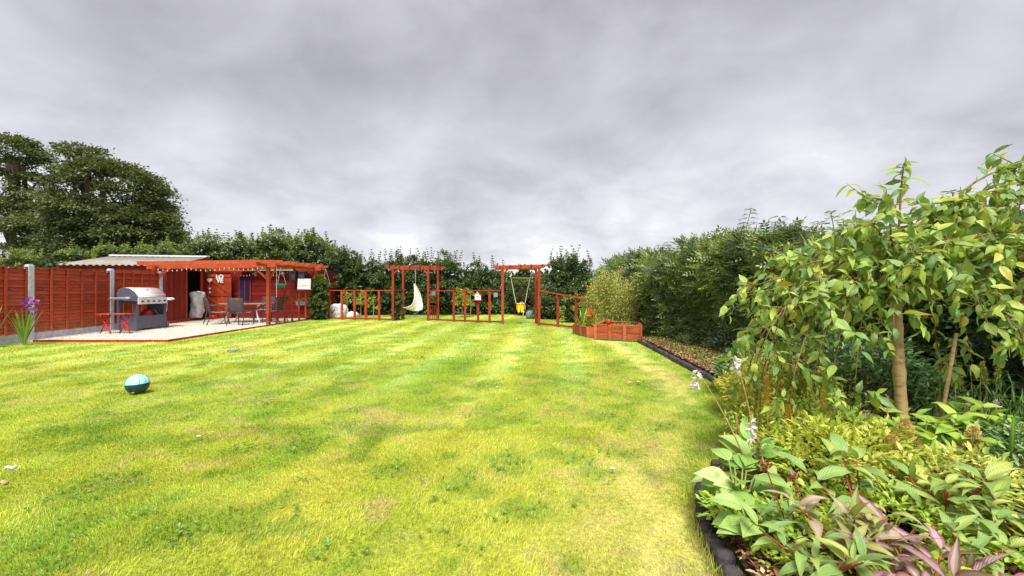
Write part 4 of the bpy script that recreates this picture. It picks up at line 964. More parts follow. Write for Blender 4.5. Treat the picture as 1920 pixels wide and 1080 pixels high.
rail('right railing sloping down from the second arch to the planter', (.99, 14.9), (2.42, 13.2), 1.20, .93, (1046, 1080, 1103))
def arch(label, FL, FR, BL, BR, zt, sides, group='timber garden arches'):
    t = thing('garden_arch', label, 'garden arch', ((FL[0]+FR[0])/2, (FL[1]+FR[1])/2, 0), group); L = Vector(t.location)
    q = [Vector(p+(0,))-L for p in (FL, FR, BL, BR)]
    for p in q: boxpart(t, 'post', p+Vector((0, 0, (zt-.1)/2)), (.085, .085, zt-.1), frame_wood_v)
    for a, b in ((q[0], q[1]), (q[2], q[3])):
        d = (b-a).normalized(); nrm = Vector((d.y, -d.x, 0))
        a2 = a-d*.34+nrm*.055; b2 = b+d*.34+nrm*.055; u = Vector((0, 0, 1)); m = MB(); Lb = (b2-a2).length
        m.prism([a2+u*(zt-.02), a2+u*(zt-.05), a2+d*.16+u*(zt-.14), a2+d*(Lb-.16)+u*(zt-.14), b2+u*(zt-.05), b2+u*(zt-.02)], nrm*-.035); m.build('beam', frame_wood, t)
    for k in range(5):
        f = (k+.0)/4*1.16-.08; a = q[0].lerp(q[1], f); b = q[2].lerp(q[3], f); d = (b-a).normalized()
        barpart(t, 'crosspiece', a-d*.2+Vector((0, 0, zt-.028)), b+d*.2+Vector((0, 0, zt-.028)), .04, .045, frame_wood)
    for (a, b, ok) in ((q[0], q[2], sides[0]), (q[1], q[3], sides[1])):
        if not ok: continue
        for z in ok: barpart(t, 'rung', a+Vector((0, 0, z)), b+Vector((0, 0, z)), .025, .045, dark_wood)
        if len(ok) > 2:
            for k in range(4): p = a.lerp(b, (k+1)/5); boxpart(t, 'picket', p+Vector((0, 0, ok[0]/2)), (.022, .03, ok[0]), dark_wood)
    for a, s_ in ((q[0], 1), (q[1], -1)):
        dd = (q[1]-q[0]).normalized()*s_; barpart(t, 'corner_brace', a+Vector((0, 0, zt-.38)), a+dd*.20+Vector((0, 0, zt-.15)), .03, .05, frame_wood)
    return t
arch('left timber arch with the cream hanging chair', (-4.74, 17.0), (-3.34, 17.0), (-4.60, 18.05), (-3.13, 18.05), 2.21, ((.44, .62, .95, 1.2), (.55, .72, .95, 1.2)))
arch('right timber arch with the yellow toddler swing', (-.34, 15.55), (.95, 14.98), (-.36, 16.35), (.89, 15.85), 2.14, ((.5, 1.2), (.35, .65, .95, 1.25, 1.55)))
# toddler swing
sw = thing('toddler_swing', 'yellow plastic toddler swing on white ropes under the right arch', 'swing', (.31, 15.6, .45)); z0 = .45
def WS(p): return Vector(p)-sw.location
m = MB()
m.grid(lambda u, v: (.31+(.128+.02*math.sin(v*3))*math.cos(u*PI+PI*0), 15.55+.12+(.14)*math.sin(u*PI), .50+v*.22), 12, 3); m.build('back_shell', yellow_m, sw, smooth=True, solid=.02, loc=(-sw.location.x, -sw.location.y, -sw.location.z))
m = MB(); m.box(WS((.31, 15.67, .50)), (.26, .22, .04)); m.build('seat', yellow_m, sw, bevel=.015)
MB().tube([WS(p) for p in ((.17, 15.66, .72), (.20, 15.52, .72), (.31, 15.48, .73), (.42, 15.52, .72), (.45, 15.66, .72))], .024, 8).build('front_bar', yellow_m, sw, smooth=True)
for x in (.25, .37):
    m = MB(); m.grid(lambda u, v: (x+.046*math.cos(u*2*PI), 15.50+.035*math.sin(u*2*PI)+.04*v, .42+v*.28), 12, 3); m.build('leg_guard', yellow_m, sw, smooth=True, loc=(-sw.location.x, -sw.location.y, -sw.location.z))
for s_ in (-1, 1):
    MB().tube([WS((.31+s_*.165, 15.6, .74)), WS((.31+s_*.34, 15.6, 1.63))], .011, 6).build('rope', rope_m, sw)
    MB().tube([WS((.31+s_*.36, 15.6, 1.67)), WS((.31+s_*.46, 15.6, 2.02))], .010, 6).build('upper_rope', tan_stem, sw)
MB().tube([WS((-.07, 15.6, 1.67)), WS((.69, 15.6, 1.66))], .016, 8).build('spreader_bar', tan_stem, sw, smooth=True)
# cream hanging chair
hc = thing('hanging_chair', 'cream canvas hanging chair like a sail under the left arch', 'hanging chair', (-4.0, 17.5, .38))
def sail(u, v):
    # v: 0 at the apex, 1 at the seat edge; u across
    A = Vector((.05, .0, 1.12)); tt = v
    xl = np.interp(tt, (0, .2, .4, .58, .72, .86, 1), (-.02, .0, .0, -.05, -.15, -.31, -.50)); zl = np.interp(tt, (0, .2, .4, .58, .72, .86, 1), (1.1, .80, .52, .32, .20, .13, .14))
    xr = np.interp(tt, (0, .2, .4, .6, .8, 1), (.03, .16, .26, .32, .35, .33)); zr = np.interp(tt, (0, .2, .4, .6, .8, 1), (1.1, .88, .65, .42, .2, .05))
    x = xl*(1-u)+xr*u; z = zl*(1-u)+zr*u - .16*math.sin(u*PI)*tt**3*.8
    y = (.34*math.sin(u*PI))*tt**.8-.05
    return (x, y, z)
m = MB().grid(sail, 16, 18); m.build('canvas', canvas_m, hc, smooth=True, solid=.012)
MB().tube([(.05, -.05, 1.09), (.04, 0, 1.72)], .008, 5).build('rope', rope_m, hc)
MB().tube([sail(0, 1), sail(.25, 1), sail(.5, 1), sail(.75, 1), sail(1, 1)], .014, 6).build('seat_bar', canvas_m, hc, smooth=True)
# bird house on a post
bh = thing('bird_house', 'white bird house on a red platform and post at the middle railing', 'bird house', (-1.27, 15.95, 0))
boxpart(bh, 'post', (0, 0, .41), (.085, .085, .82), frame_wood_v); boxpart(bh, 'platform', (0, 0, .84), (.32, .26, .03), red_iron)
m = MB(); m.prism([(-.11, -.09, .86), (.11, -.09, .86), (.11, -.09, 1.02), (0, -.09, 1.14), (-.11, -.09, 1.02)], (0, .18, 0)); m.build('body', white_m, bh)
barpart(bh, 'roof', (0, 0, 1.16), (.15, 0, 1.0), .24, .015, dark_wood, up=(0, 0, 1)); barpart(bh, 'roof', (0, 0, 1.16), (-.15, 0, 1.0), .24, .015, white_m, up=(0, 0, 1))
o = MB().lathe([(.001, 0), (.028, 0)], axis='y', n=12).build('entrance_hole', dark_in, bh); o.location = (0, -.093, .98)  # flat disc, the darkness of the hole painted on
boxpart(thing('feeder_box', 'blue grey box hanging from the middle railing beside the right arch', 'feeder', (-.60, 15.72, 1.05)), 'box', (0, 0, 0), (.15, .10, .16), bluegrey_m)
boxpart(thing('feeder_box', 'blue grey box fixed inside the right side of the left arch', 'feeder', (-3.22, 17.4, 1.08)), 'box', (0, 0, 0), (.20, .12, .16), bluegrey_m)
# builders' sacks on the back lawn
lathe_sack('bulk_bag', 'slumped white bulk bag beside the foot of the bushy climber', 'bulk bag', (-8.22, 18.5, -.02), [(.36, 0), (.46, .08), (.44, .3), (.36, .48), (.2, .58)], bag_m, (1.0, .8), 5)
lathe_sack('bulk_bag', 'tall white bulk bag with dark print behind the first two railing posts', 'bulk bag', (-7.68, 18.7, -.02), [(.28, 0), (.34, .08), (.36, .34), (.31, .54), (.16, .62)], bag_m, (1.15, .8), 6, (.12, 0))
lathe_sack('bulk_bag', 'small low white sack on the grass behind the left railing', 'sack', (-7.12, 18.9, -.02), [(.24, 0), (.31, .06), (.30, .18), (.16, .27)], bag_m, (1.15, .7), 7)
m = MB()
for a, b in (((-7.88, 18.28, .45), (-7.68, 18.25, .22)), ((-7.68, 18.25, .22), (-7.58, 18.27, .40)), ((-8.05, 18.33, .52), (-7.73, 18.27, .55))): m.tube([a, b], .02, 5)
tag(m.build('strap', black_m), 'dark strap lying across the tall white bulk bag', 'strap')
o = MB().lathe([(.01, .36), (.12, .36), (.20, .28), (.22, .16), (.18, .02), (.01, 0)], n=18).build('tub', bluegrey_m, smooth=True); o.location = (.80, 18.2, -.02); tag(o, 'rounded blue green tub on the back lawn beside the right arch', 'tub')
m = MB(); m.tube([(.45+.12*math.cos(a), 18.3, .45+.16*math.sin(a)+.05*a) for a in np.linspace(-1.2, 4.2, 14)], .012, 5); m.tube([(.45, 18.3, -.02), (.5, 18.3, .3)], .012, 5)
tag(m.build('wire_ornament', rope_m, smooth=True), 'thin pale wire loop standing beside the yellow swing', 'ornament')

# small young trees behind the railings
def young_tree(label, px, Y, top, foot_r, mat, n, seed, L=.09, r=.32, zc=.75):
    X = (px-960)*Y/800; H = 1.3+(540-top)*Y/800; t = thing('young_tree', label, 'young tree', (X, Y, 0)); rg = np.random.default_rng(seed)
    m = MB(); m.tube([(0, 0, -.05), (.02, 0, H*.5), (0, 0, H*.95)], [.022, .016, .006], 6)
    P, O, k = blob(rg, n, (X, Y, 0), (r, r), H, H*.35, seed=seed, per=25)
    for i in range(7): a = rg.uniform(0, 6.28); m.tube([(0, 0, H*(.4+.05*i)), (math.cos(a)*r*.8, math.sin(a)*r*.8, H*(.5+.06*i))], [.008, .004], 4)
    m.build('trunk', bark_m, t); small_leaves('crown', P, O+np.array((0, 0, -.5)), rnd_dirs(rg, n)+O, rg.uniform(.7, 1.3, n)*L, rg.uniform(.3, .5, n)*L, mat, t, rng=rg, base=(X, Y, 0))
young_tree('small yellow leaved tree seen through the left railing', 676, 18.6, 541, .02, ylw_leaf, 650, 1)
young_tree('thin yellow leaved shoot at the second post of the left railing', 650, 18.9, 544, .02, ylw_leaf, 300, 2, r=.25)
young_tree('yellow green sapling left of the first arch', 700, 18.8, 556, .02, ylw_leaf, 260, 3, r=.25)
young_tree('yellow green young tree behind the middle railing', 866, 18.8, 537, .02, ylw_leaf, 900, 4, r=.38)
young_tree('second yellow green young tree behind the white bird house', 882, 19.3, 545, .02, ylw_leaf, 420, 5, r=.30)

# ------------------------------------------------------------------ timber planters
def planter(label, pts, h, bed=True, nrow=2):
    cx = sum(p[0] for p in pts)/len(pts); cy = sum(p[1] for p in pts)/len(pts)
    t = thing('planter', label, 'planter', (cx, cy, 0), 'orange timber planters'); L = Vector((cx, cy, 0)); n = len(pts)
    for i in range(n):
        a, b = Vector(pts[i]+(0,))-L, Vector(pts[(i+1) % n]+(0,))-L; d = (b-a).normalized()
        for r in range(nrow): barpart(t, 'board', a+Vector((0, 0, h/nrow*(r+.5))), b+Vector((0, 0, h/nrow*(r+.5))), .03, h/nrow-.008, planter_wood)
        nrm = Vector((d.y, -d.x, 0)); k = max(1, round((b-a).length/.42))
        for q in range(k): p = a.lerp(b, q/k); boxpart(t, 'post', p+nrm*.025+Vector((0, 0, h/2+.008)), (.075, .05, h+.02), planter_wood, (0, 0, math.atan2(d.y, d.x)))
        barpart(t, 'coping', a+Vector((0, 0, h+.012))-nrm*.02, b+Vector((0, 0, h+.012))-nrm*.02, .07, .02, planter_wood)
    m = MB(); m.v = [tuple(Vector(p+(h-.07,))-Vector((cx, cy, 0))) for p in pts]; m.f = [list(range(n))]; m.build('soil', soil_m, t); return t
planter('tall three bay orange timber planter at the end of the edging', [(2.13, 10.82), (3.10, 10.32), (3.42, 11.40), (2.55, 11.85)], .37)
planter('low orange timber planter with a spiky plant, left of the tall one', [(1.78, 12.1), (2.02, 11.28), (2.22, 11.20), (2.62, 11.95), (2.2, 12.6)], .25, nrow=1)
tuft(None, (0, 0, 0), (2.9, 11.1, .33), 500, (.25, .3, .03), .05, groundw, 31).name = 'seedlings'
tag(bpy.data.objects['seedlings'], 'sparse seedlings growing in the tall timber planter', 'seedlings', kind='stuff')
o = MB().lathe([(.001, 0), (.045, 0), (.06, .12), (.05, .12), (.001, .10)], n=14).build('pot', red_iron, smooth=True); o.location = (2.42, 10.67, .395); tag(o, 'small red pot standing on the planter coping', 'pot')
sword = leaf_template('sword_leaf', leafmat('sword_leaves', [(0, (.10,.22,.03)), (.6, (.20,.36,.05)), (1, (.42,.48,.12))], .3), 6, .055, .3, .22, .35, .8)
def spiky(loc, n, L, label, name, spread=1.0, seed=0):
    rg = random.Random(seed); t = thing(name, label, 'plant', loc)
    for k in range(n):
        a = rg.uniform(0, 2*PI); s_ = rg.uniform(.15, 1.0)*spread; put_leaf(t, sword, Vector(loc)+Vector((math.cos(a)*.03, math.sin(a)*.03, 0)), (math.cos(a)*s_, math.sin(a)*s_, 1), (-math.cos(a), -math.sin(a), .6*s_), L*rg.uniform(.7, 1.1))
    return t
spiky((1.98, 12.0, .18), 22, .72, 'spiky green plant in the low orange planter', 'spiky_plant', .8, 1)
red_fl = leafmat('red_petals', [(0, (.70,.03,.01)), (1, (.85,.16,.02))], .2); purp_fl = leafmat('purple_petals', [(0, (.12,.01,.28)), (1, (.32,.04,.42))], .25)
def petals(parent, loc, n, r, L, mat, seed, base):
    rg = np.random.default_rng(seed); P = np.array(loc)+rg.normal(size=(n, 3))*r; return small_leaves('flower', P, rnd_dirs(rg, n)+(0, 0, .3), rnd_dirs(rg, n)+(0, -.6, .4), rg.uniform(.6, 1.2, n)*L, rg.uniform(.5, .9, n)*L, mat, parent, kind='thing', rng=rg, base=base)
t = thing('red_flower', 'orange red flower above the low planter', 'flower', (2.15, 11.75, .18)); MB().tube([(0, 0, 0), (.02, 0, .45)], .008, 5).build('stem', stem_m, t); petals(t, (2.17, 11.72, .62), 26, .045, .10, red_fl, 3, (2.15, 11.75, .18)); tuft(t, (2.15, 11.75, .18), (2.15, 11.75, .34), 90, (.12, .1, .09), .10, ylw_leaf, 8)
# fennel and airy yellow plants behind the planters
def airy(label, X, Y, H, r, n, mat, seed, L=.07, name='fennel_plant', stems=12, sm=None, W=.25):
    rg = np.random.default_rng(seed); t = thing(name, label, 'plant', (X, Y, .05)); mb = MB(); P, D = [], []
    for i in range(stems):
        a = rg.uniform(0, 6.28); s_ = rg.random()**.6*r; tip = np.array((X+math.cos(a)*s_, Y+math.sin(a)*s_, .05+H*rg.uniform(.7, 1.02))); b = np.array((X+math.cos(a)*s_*.25, Y+math.sin(a)*s_*.25, .0))
        mid = (b+tip)/2*np.array((1, 1, 1))+rg.normal(size=3)*.03; mb.tube([Vector(b)-t.location, Vector(mid)-t.location, Vector(tip)-t.location], [.009, .006, .003], 4)
        for j in range(n//stems):
            f = rg.random()**.75; p = b*(1-f)+tip*f; sp = .045+.16*r*(1-f*.3); P.append(p+rg.normal(size=3)*np.array((sp, sp, sp*.8))); D.append(rg.normal(size=3)*.7+np.array((0, 0, .6)))
    m_ = len(P); small_leaves('foliage', P, D, rnd_dirs(rg, m_)+(0, -.2, .4), rg.uniform(.6, 1.3, m_)*L, rg.uniform(.8, 1.2, m_)*L*W, mat, t, rng=rg, base=tuple(t.location)); mb.build('stems', sm or stem_m, t); return t
airy('tall feathery yellow green plant behind the low planter', 2.75, 12.9, 1.75, .42, 5200, fennel_m, 1, .08)
airy('feathery plant with yellow flower heads beside the hedge end', 3.45, 13.6, 1.85, .45, 5200, fennel_m, 2, .08)
airy('loose yellow orange plant at the end of the right railing', 2.45, 13.4, 1.1, .28, 2000, fennel_m, 3, .08)
airy('feathery green plant rising out of the tall planter', 3.35, 12.1, 1.5, .38, 3600, fennel_m, 4, .08)

# ------------------------------------------------------------------ ball and litter on the lawn
ballm, bt, bb = mat_base('ball_rubber', .35, .5)
_tc = N_(bt, 'ShaderNodeTexCoord'); _s = N_(bt, 'ShaderNodeSeparateXYZ'); bt.links.new(_tc.outputs['Object'], _s.inputs[0])
_st = math_(bt, 'GREATER_THAN', math_(bt, 'ADD', _s.outputs[2], math_(bt, 'MULTIPLY', _s.outputs[0], -.05)), .008)
bt.links.new(mixc(bt, _st, (.006, .045, .075), (.34, .72, .80)), bb.inputs['Base Color'])
_v = N_(bt, 'ShaderNodeTexVoronoi'); _v.inputs['Scale'].default_value = 260; bt.links.new(_tc.outputs['Object'], _v.inputs['Vector']); _b = N_(bt, 'ShaderNodeBump'); _b.inputs['Strength'].default_value = .4; _b.inputs['Distance'].default_value = .001
bt.links.new(_v.outputs['Distance'], _b.inputs['Height']); bt.links.new(_b.outputs[0], bb.inputs['Normal'])
BY = 5.28; BX = (258-960)*BY/800; t = thing('basketball', 'two tone blue basketball lying on the lawn', 'ball', (BX, BY, .112))
R = .121; bo = MB().grid(lambda u, v: (R*math.sin(v*PI)*math.cos(u*2*PI), R*math.sin(v*PI)*math.sin(u*2*PI), R*math.cos(v*PI)), 40, 24).build('body', ballm, t, smooth=True)
m = MB(); rr = R+.0002
m.tube([(rr*math.cos(a), rr*math.sin(a), .008+.05*rr*math.cos(a)) for a in np.linspace(0, 2*PI, 49)], .0022, 5, False)
for ph in (.9, 2.45): m.tube([(rr*math.cos(a)*math.cos(ph), rr*math.cos(a)*math.sin(ph), rr*math.sin(a)) for a in np.linspace(0, 2*PI, 49)], .0022, 5, False)
for s_ in (-1, 1):
    pts = []
    for a in np.linspace(0, 2*PI, 49): v = Vector((math.cos(a)*.80, s_*(.50+.18*math.cos(2*a)), math.sin(a)*.80)).normalized()*rr; v.rotate(Matrix.Rotation(-.85, 3, 'Z')); pts.append(v)
    m.tube(pts, .0022, 5, False)
m.build('seams', black_m, t)
m = MB(); rg = random.Random(2)
for k in range(9):       # small faded lettering below the top seam
    az = math.radians(-48-31+k*7.5); el = .34
    for q in range(2):
        a0, e0 = az+rg.uniform(-.03, .03), el+rg.uniform(-.05, .07); a1, e1 = a0+rg.uniform(.02, .05), e0+rg.uniform(-.08, .08)
        m.tube([(rr*math.cos(e)*math.cos(a), rr*math.cos(e)*math.sin(a), rr*math.sin(e)) for a, e in ((a0, e0), ((a0+a1)/2, (e0+e1)/2+.01), (a1, e1))], .0016, 4)
m.build('lettering', bluegrey_m, t)
yel_p = leafmat('yellow_petals', [(0, (.80,.55,.01)), (1, (.95,.75,.03))], .2); wht_p = leafmat('white_petals', [(0, (.75,.70,.72)), (1, (.85,.80,.82))], .25); lil_p = leafmat('lilac_petals', [(0, (.52,.28,.50)), (1, (.70,.50,.66))], .25)
def flower(px, py, label, mat, r, name, cat, h=.035, group=None):
    Y = 1.3*800/(py-540); X = (px-960)*Y/800; t = thing(name, label, cat, (X, Y, 0), group); P, D, Nn = [], [], []
    for k in range(12): a = k*PI/6; P.append((X, Y, h)); D.append((math.cos(a), math.sin(a), .25)); Nn.append((0, 0, 1))
    small_leaves('petals', P, D, np.array(Nn, float), r, r*.5, mat, t, kind='thing', base=(X, Y, 0)); MB().tube([(0, 0, 0), (0, 0, h)], .002, 4).build('stem', stem_m, t)
flower(263, 737, 'yellow dandelion right in front of the ball', yel_p, .020, 'dandelion', 'flower', .03); flower(249, 741, 'smaller yellow dandelion at the left foot of the ball', yel_p, .02, 'dandelion', 'flower', .025)
flower(1181, 722, 'left of a pair of yellow dandelions beyond the worn strip', yel_p, .035, 'dandelion', 'flower'); flower(1197, 721, 'right of a pair of yellow dandelions beyond the worn strip', yel_p, .035, 'dandelion', 'flower')
for i, (px, py, lab) in enumerate([(1081, 712, 'white daisy alone in the middle right of the lawn'), (372, 826, 'white daisy left of centre, between ball and camera'), (1149, 888, 'white clover head near the worn strip'), (932, 731, 'white daisy beside a dark clover patch in mid lawn')]): flower(px, py, lab, wht_p, .022, 'daisy', 'flower')
def litter(px, py, L, W, mat, label, name, cat, ang, z=.03):
    Y = 1.3*800/(py-540); X = (px-960)*Y/800
    m = MB().grid(lambda u, v: ((v-.5)*L, (u-.5)*W*math.sin(PI*min(.97, max(.06, v)))**.7, .008*math.sin(v*7)+.02*abs(u-.5)*2), 4, 8); o = m.build(name, mat, smooth=True, solid=.002); o.location = (X, Y, z); o.rotation_euler = (.1, -.1, ang); tag(o, label, cat)
litter(20, 888, .06, .02, white_m, 'white feather on the grass at the left edge', 'feather', 'feather', .5); litter(8, 917, .06, .03, bark_m, 'curled brown leaf on the grass at the left edge', 'dead_leaf', 'leaf', .1)
litter(438, 659, .24, .09, bluegrey_m, 'flat grey stone set in the lawn near the patio', 'stone', 'stone', .2, .012); litter(1300, 729, .10, .06, concrete, 'small grey stone on the grass by the edging', 'stone', 'stone', .2, .03)
# gladiolus by the fence
t = spiky((-11.15, 9.75, 0), 46, .82, 'gladiolus with purple flowers in front of the first fence post', 'gladiolus', .20, 5)
MB().tube([(.05, 0, 0), (.14, 0, .6), (.17, 0, 1.0)], .009, 5).build('flower_stem', stem_m, t)
for k, (dx, dz) in enumerate(((.14, 1.03), (.20, .93), (.12, .87), (.24, .80), (.14, .75), (.20, .69), (.02, .98), (.30, 1.0))): petals(t, (-11.15+dx, 9.72, dz), 14, .020, .068, purp_fl, 60+k, (-11.15, 9.75, 0))
spiky((-11.30, 9.25, 0), 16, .95, 'sword leaved clump at the left edge of the photograph', 'sword_leaved_plant', .2, 6)
# ------------------------------------------------------------------ weeping cherry
cherry_m = leafmat('cherry_leaves', [(0, (.11,.27,.08)), (.34, (.25,.43,.09)), (.68, (.44,.62,.10)), (.955, (.60,.70,.09)), (.988, (.75,.58,.03)), (1, (.52,.22,.03))], .38, .32, veins='cherry', vein_col=(.34, .44, .12), spec=.8)
ct = [leaf_template('cherry_leaf', cherry_m, 7, w, f, d, .42, 1.25, wv, 1, tw) for w, f, d, wv, tw in ((.36, .22, .35, .08, .15), (.42, .14, .60, .12, -.3), (.34, .36, .20, .06, .35), (.40, .10, .85, .14, 0), (.33, .28, 1.2, .10, .5), (.44, .06, .15, .16, -.5))]
CX, CY = 2.56, 2.80; G = Vector((CX-.035, CY, 1.22)); rg = random.Random(12)
ch = thing('cherry_tree', 'small weeping cherry tree with drooping yellow green leaves in the border', 'tree', (CX, CY, .08))
def bez(p0, p1, p2, p3, n): return [p0*(1-t)**3+p1*3*t*(1-t)**2+p2*3*t*t*(1-t)+p3*t**3 for t in [i/n for i in range(n+1)]]
tp = [Vector((CX+.02, CY, -.05)), Vector((CX+.005, CY, .35)), Vector((CX-.02, CY, .75)), Vector((CX-.035, CY, 1.05)), G]
trk = MB(); tpp = []; rr_ = []
for i in range(25):
    f = i/24*4; k = min(3, int(f)); tpp.append(tp[k].lerp(tp[k+1], f-k)-ch.location); rr_.append(.036-.007*i/24+.0016*math.sin(i*2.3)+(.010 if i > 22 else 0)+(.005 if i in (12, 18) else 0))
trk.tube(tpp, rr_, 12); trk.build('trunk', bark_m, ch, smooth=True)
arms = []
def arm(end, rise, r=.011, n=12, start=None):
    s_ = start or G+Vector((rg.uniform(-.02, .02), rg.uniform(-.02, .02), rg.uniform(-.08, .05))); e = Vector(end); d = e-s_
    p1 = s_+Vector((d.x*.22, d.y*.22, rise)); p2 = s_+Vector((d.x*.80, d.y*.80, max(rise*.9, d.z*.9+rise*.25)))
    arms.append((bez(s_, p1, p2, e, n), r))
arm((CX+.035, CY+.02, 2.13), .45, .009)
ends = [((1.44, 2.95, 1.14), .30), ((1.62, 2.70, .86), .40), ((1.58, 3.15, .66), .30), ((1.95, 2.60, .72), .34), ((1.80, 3.05, .60), .40), ((2.12, 3.20, .64), .40), ((1.86, 2.80, 1.42), .40), ((2.15, 2.62, 1.66), .50),
        ((1.70, 2.85, 1.24), .25), ((2.28, 2.55, 1.02), .30), ((2.95, 2.60, .86), .42), ((3.22, 2.65, .78), .50), ((3.10, 3.1, .74), .45), ((3.40, 2.9, 1.02), .55), ((3.50, 2.55, 1.10), .60), ((2.74, 2.45, 1.05), .36), ((2.98, 2.5, 1.42), .52),
        ((2.62, 3.30, .95), .50), ((3.62, 2.8, 1.5), .65), ((2.34, 2.45, 1.42), .40), ((2.0, 3.25, 1.20), .45), ((2.40, 2.75, 1.82), .55), ((2.85, 2.75, 1.84), .55), ((3.15, 2.62, 1.86), .62), ((3.42, 2.75, 1.98), .70), ((3.05, 2.95, 1.66), .60),
        ((3.62, 2.60, 1.80), .70), ((3.38, 2.50, 1.45), .60), ((2.25, 2.95, 1.66), .48), ((2.66, 2.55, 1.55), .45), ((1.78, 2.75, .98), .34), ((3.3, 2.4, 1.2), .5), ((3.28, 2.72, 2.06), .62),
        ((1.52, 2.72, .70), .30), ((1.70, 2.62, .60), .34), ((1.88, 2.70, .54), .36), ((2.02, 2.85, .52), .36), ((1.60, 2.95, .62), .30), ((2.15, 2.68, .62), .34), ((1.78, 3.1, .52), .34), ((3.2, 2.5, .66), .5), ((3.45, 2.7, .72), .5), ((2.98, 2.75, .70), .4)]
for e, r_ in ends: arm(e, r_, rg.uniform(.006, .0105))
twigs = []
for pts, r in arms[1:]:
    for q in range(8):
        i = rg.randint(3, len(pts)-1); p = pts[i]; a = rg.uniform(0, 2*PI); l_ = rg.uniform(.10, .34); up = rg.random() < .38
        dz = rg.uniform(.1, .7)*l_ if up else -l_*rg.uniform(.3, 1.0)
        e = p+Vector((math.cos(a)*l_*.75, math.sin(a)*l_*.75, dz)); e.z = max(e.z, .48); twigs.append((bez(p, p+Vector((math.cos(a)*l_*.3, math.sin(a)*l_*.3, .05)), (p+e)/2+Vector((math.cos(a)*.08, math.sin(a)*.08, .04)), e, 7), .0035))
mb = MB()
for pts, r in arms+twigs: mb.tube([p-ch.location for p in pts], [r*(1-.7*i/(len(pts)-1)) for i in range(len(pts))], 6, True)
mb.build('branches', wood('cherry_twig', (.26,.15,.06), (.13,.08,.03), (9, 9, 9)), ch, smooth=True)
items = []
for ai, (pts, r) in enumerate(arms+twigs):
    n_l = 28 if ai < len(arms) else 9
    for j in range(n_l):
        f = (.16+.84*(j+rg.random())/n_l)*(len(pts)-1); k = min(len(pts)-2, int(f)); p = pts[k].lerp(pts[k+1], f-k); tg = (pts[k+1]-pts[k]).normalized()
        a = j*2.4+rg.uniform(-.5, .5); side = tg.cross(Vector((math.cos(a), math.sin(a), .3))).normalized()
        D = side*.9+tg*.5+Vector((0, 0, rg.uniform(-1.0, .05)));
        if ai == 0 and f > 7: D = side*.9+Vector((0, 0, -.1))
        Nn = Vector((rg.uniform(-1.0, 1.0), rg.uniform(-1.2, .6), .8)); items.append((p, D, Nn, rg.uniform(.052, .118), rg.uniform(.75, 1.2)))
for k, a in enumerate((.3, 2.2, 3.4, 5.2, 1.2)):      # tip of the leader
    items.append((Vector((CX+.035, CY+.02, 2.13-.035*k)), Vector((math.cos(a), math.sin(a)*.5, .15-.25*k*.3)), Vector((0, -.3, 1)), .125+.012*k, .85))
items.sort(key=lambda q: q[0].y-(.6*q[3]))
rg.shuffle(items); near = sorted(items, key=lambda q: (q[0].y-.0)/q[3])[:290]; nid = set(id(q) for q in near)
for k, (p, D, Nn, s_, ws) in enumerate(near): put_leaf(ch, ct[k % 6], p, D, Nn, s_, ws=ws)
rest = [q for q in items if id(q) not in nid]; join_leaves('leaf_mass', ct, [(q[0], q[1], q[2], q[3], q[4]) for q in rest], cherry_m, ch, tuple(ch.location))
# stake
t = thing('tree_stake', 'slanting pale timber stake right of the cherry trunk', 'stake', (2.70, 2.74, .08)); MB().tube([(0, 0, 0), (.07, .0, .45), (.155, .0, .93)], [.012, .011, .010], 7).build('stake', bark_m, t, smooth=True)

# ------------------------------------------------------------------ border plants
hosta_m = leafmat('hosta_leaves', [(0, (.16,.36,.06)), (.4, (.32,.54,.11)), (.75, (.54,.68,.24)), (1, (.68,.76,.40))], .3, .35, veins='hosta', vein_col=(.20, .36, .06), spec=.5)
ht = [leaf_template('hosta_leaf', hosta_m, 9, w, f, d, .40, 1.1, .03, 3, tw) for w, f, d, tw in ((.56, .16, .55, .1), (.62, .10, .80, -.1), (.50, .26, .35, .05))]
def rosette(name, label, loc, n, L, tm, seed, el=(.1, 1.1), cat='plant', pet=.22, stem=None, zr=(0, .05), az=None, group=None):
    rg = random.Random(seed); t = thing(name, label, cat, loc, group); mb = MB(); b = Vector(loc)
    for k in range(n):
        a = rg.uniform(*az) if az else 2*PI*k/n*1.0+rg.uniform(-.35, .35); e = rg.uniform(*el); d = Vector((math.cos(a)*math.cos(e), math.sin(a)*math.cos(e), math.sin(e))); pl = pet*rg.uniform(.6, 1.15)
        p = b+d*pl*.6+Vector((0, 0, pl*.8+rg.uniform(*zr))); mb.tube([Vector((0, 0, -.02)), (b+d*pl*.35+Vector((0, 0, pl*.45)))-b, p-b], [.006, .005, .004], 5)
        put_leaf(t, rg.choice(tm), p, d+Vector((0, 0, -.15)), Vector((-d.x*.8+rg.uniform(-.4, .2), -d.y*.6-.55+rg.uniform(-.3, .3), 1.0)), L*rg.uniform(.7, 1.15), ws=rg.uniform(.95, 1.25))
    mb.build('stalks', stem or stem_m, t, smooth=True); return t
rosette('hosta', 'large ribbed hosta at the lawn edge, its leaves hanging over the edging', (1.24, 2.32, .08), 26, .175, ht, 3, (-.1, .75), pet=.16)
rosette('hosta', 'upright hosta behind the large one with one leaf standing straight up', (1.44, 2.56, .09), 15, .18, ht, 4, (.5, 1.3), pet=.19)
rosette('hosta', 'low hosta nearest the camera at the bottom of the border edge', (1.14, 2.00, .07), 18, .15, ht, 6, (-.1, .8), pet=.12)
